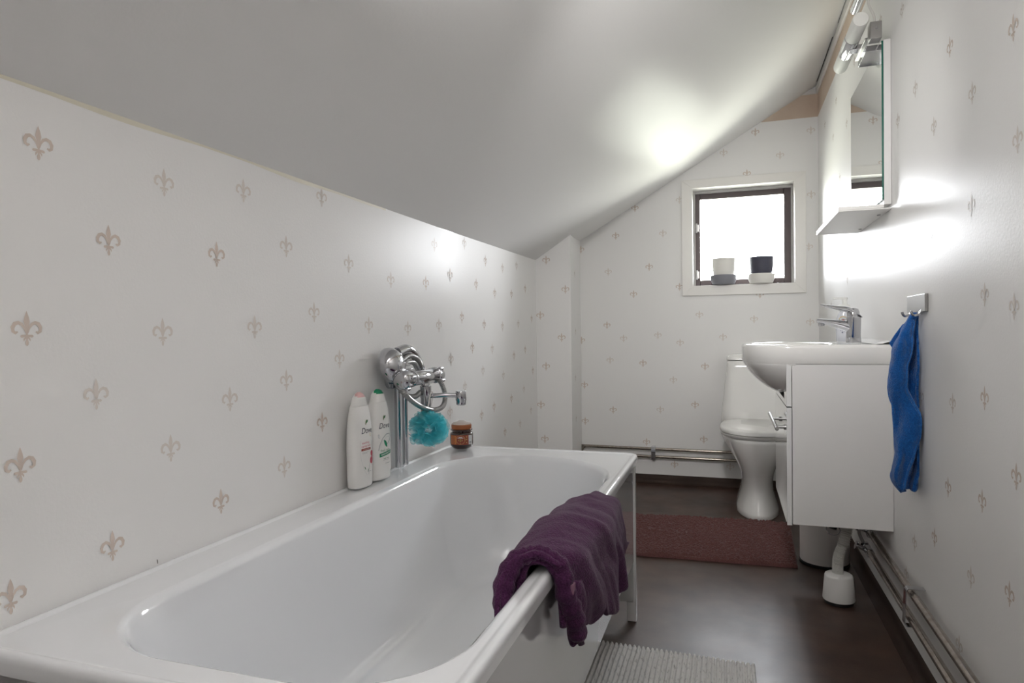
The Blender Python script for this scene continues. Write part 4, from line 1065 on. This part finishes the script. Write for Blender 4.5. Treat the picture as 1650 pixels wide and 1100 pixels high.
# ------------------------------------------------------------------ heating pipes
def pipe_obj(name, pts, r, label, grp, m='chrome_dull', sub_=1, n=18):
    mb = MB(); mb.tube(pts, r, n, sub=sub_); return tag(mb.build(name, M[m], angle=60), label, 'pipe', grp)
yp = YB-.032
g = 'heating pipes along the back wall'
pipe_obj('heating_pipe', [(-.86, yp, .05), (-.925, yp, .12), (-.93, yp, .20), (-.905, yp, .2265), (-.86, yp, .2275), (0, yp, .2245), (.46, yp, .222)], .0095, 'upper chrome heating pipe low along the back wall', g, sub_=4)
pipe_obj('heating_pipe', [(-.84, yp, .178), (0, yp, .1755), (.46, yp, .174)], .0095, 'lower chrome heating pipe low along the back wall', g)
g = 'heating pipes along the right wall'
xp = .475
pipe_obj('heating_pipe', [(xp, .4, .247), (xp, 2.62, .249)], .0105, 'upper chrome heating pipe low along the right wall', g, n=20)
pipe_obj('heating_pipe', [(xp-.004, .4, .176), (xp-.004, 2.62, .182)], .0105, 'lower chrome heating pipe low along the right wall', g, n=20)
def clamp(root_xyz, axis, label, zc, zspan, r):
    x_, y_, z_ = root_xyz; rt = empty('pipe_clamp', root_xyz, label, 'clamp')
    mb = MB()
    if axis == 'y':
        path = [(XR-.004, y_, zc+zspan), (x_-r-.001, y_, zc+zspan), (x_-r-.006, y_, zc+zspan-.008), (x_-r-.010, y_, zc-zspan+.008), (x_-r-.004, y_, zc-zspan), (XR-.014, y_, zc-zspan)]
        for dz in (-1, 1): pass
        v = []; f = []
        w_ = .013
        for (a, b, c) in path: v += [(a, b-w_, c), (a, b+w_, c)]
        for i in range(len(path)-1): f.append((2*i, 2*i+1, 2*i+3, 2*i+2))
        mb.add(v, f)
    else:
        v = []; f = []; w_ = .013
        path = [(0, YB-.001, zc+zspan), (0, y_-r-.002, zc+zspan), (0, y_-r-.005, zc+zspan-.006), (0, y_-r-.005, zc-zspan+.006), (0, y_-r-.002, zc-zspan), (0, YB-.001, zc-zspan)]
        for (a, b, c) in path: v += [(x_-w_, b, c), (x_+w_, b, c)]
        for i in range(len(path)-1): f.append((2*i, 2*i+1, 2*i+3, 2*i+2))
        mb.add(v, f)
    part(mb, 'strap', M['chrome'], rt, solid=.0025, bevel=.0006)
clamp((xp, 2.06, .213), 'y', 'chrome pipe clamp on the two pipes of the right wall', .213, .052, .012)
clamp((-.465, yp, .201), 'x', 'chrome pipe clamp on the two pipes of the back wall', .201, .040, .010)
# valves under the cabinet
for i, (y_, z_, x_, lab) in enumerate(((2.66, .249, xp, 'chrome stop valve on the upper pipe beneath the vanity cabinet'), (2.66, .180, xp-.004, 'chrome stop valve on the lower pipe beneath the vanity cabinet'))):
    vl = empty('stop_valve', (x_, y_, z_), lab, 'valve', 'stop valves under the cabinet')
    mb = MB(); ycyl(mb, x_, z_, [(.0145, y_-.045), (.0165, y_-.043), (.0165, y_-.026), (.0125, y_-.024), (.0125, y_+.03), (.0165, y_+.032), (.0165, y_+.05)], 6 if i else 8); part(mb, 'valve_body', M['chrome'], vl, angle=20)
    mb = MB(); mb.tube([(x_-.008, y_, z_), (x_-.034, y_, z_+.012)], .008, 14); mb.tube([(x_-.034, y_, z_+.012), (x_-.040, y_, z_+.014)], .015, 16); part(mb, 'valve_knob', M['chrome'], vl)
    mb = MB(); mb.tube([(x_-.004, y_+.045, z_+.004), (x_-.020, y_+.05, z_+.05), (x_-.014, y_+.03, z_+.10), (x_-.012, y_+.01, .311)], .006, 12, sub=8); part(mb, 'supply_hose', M['steel'], vl)
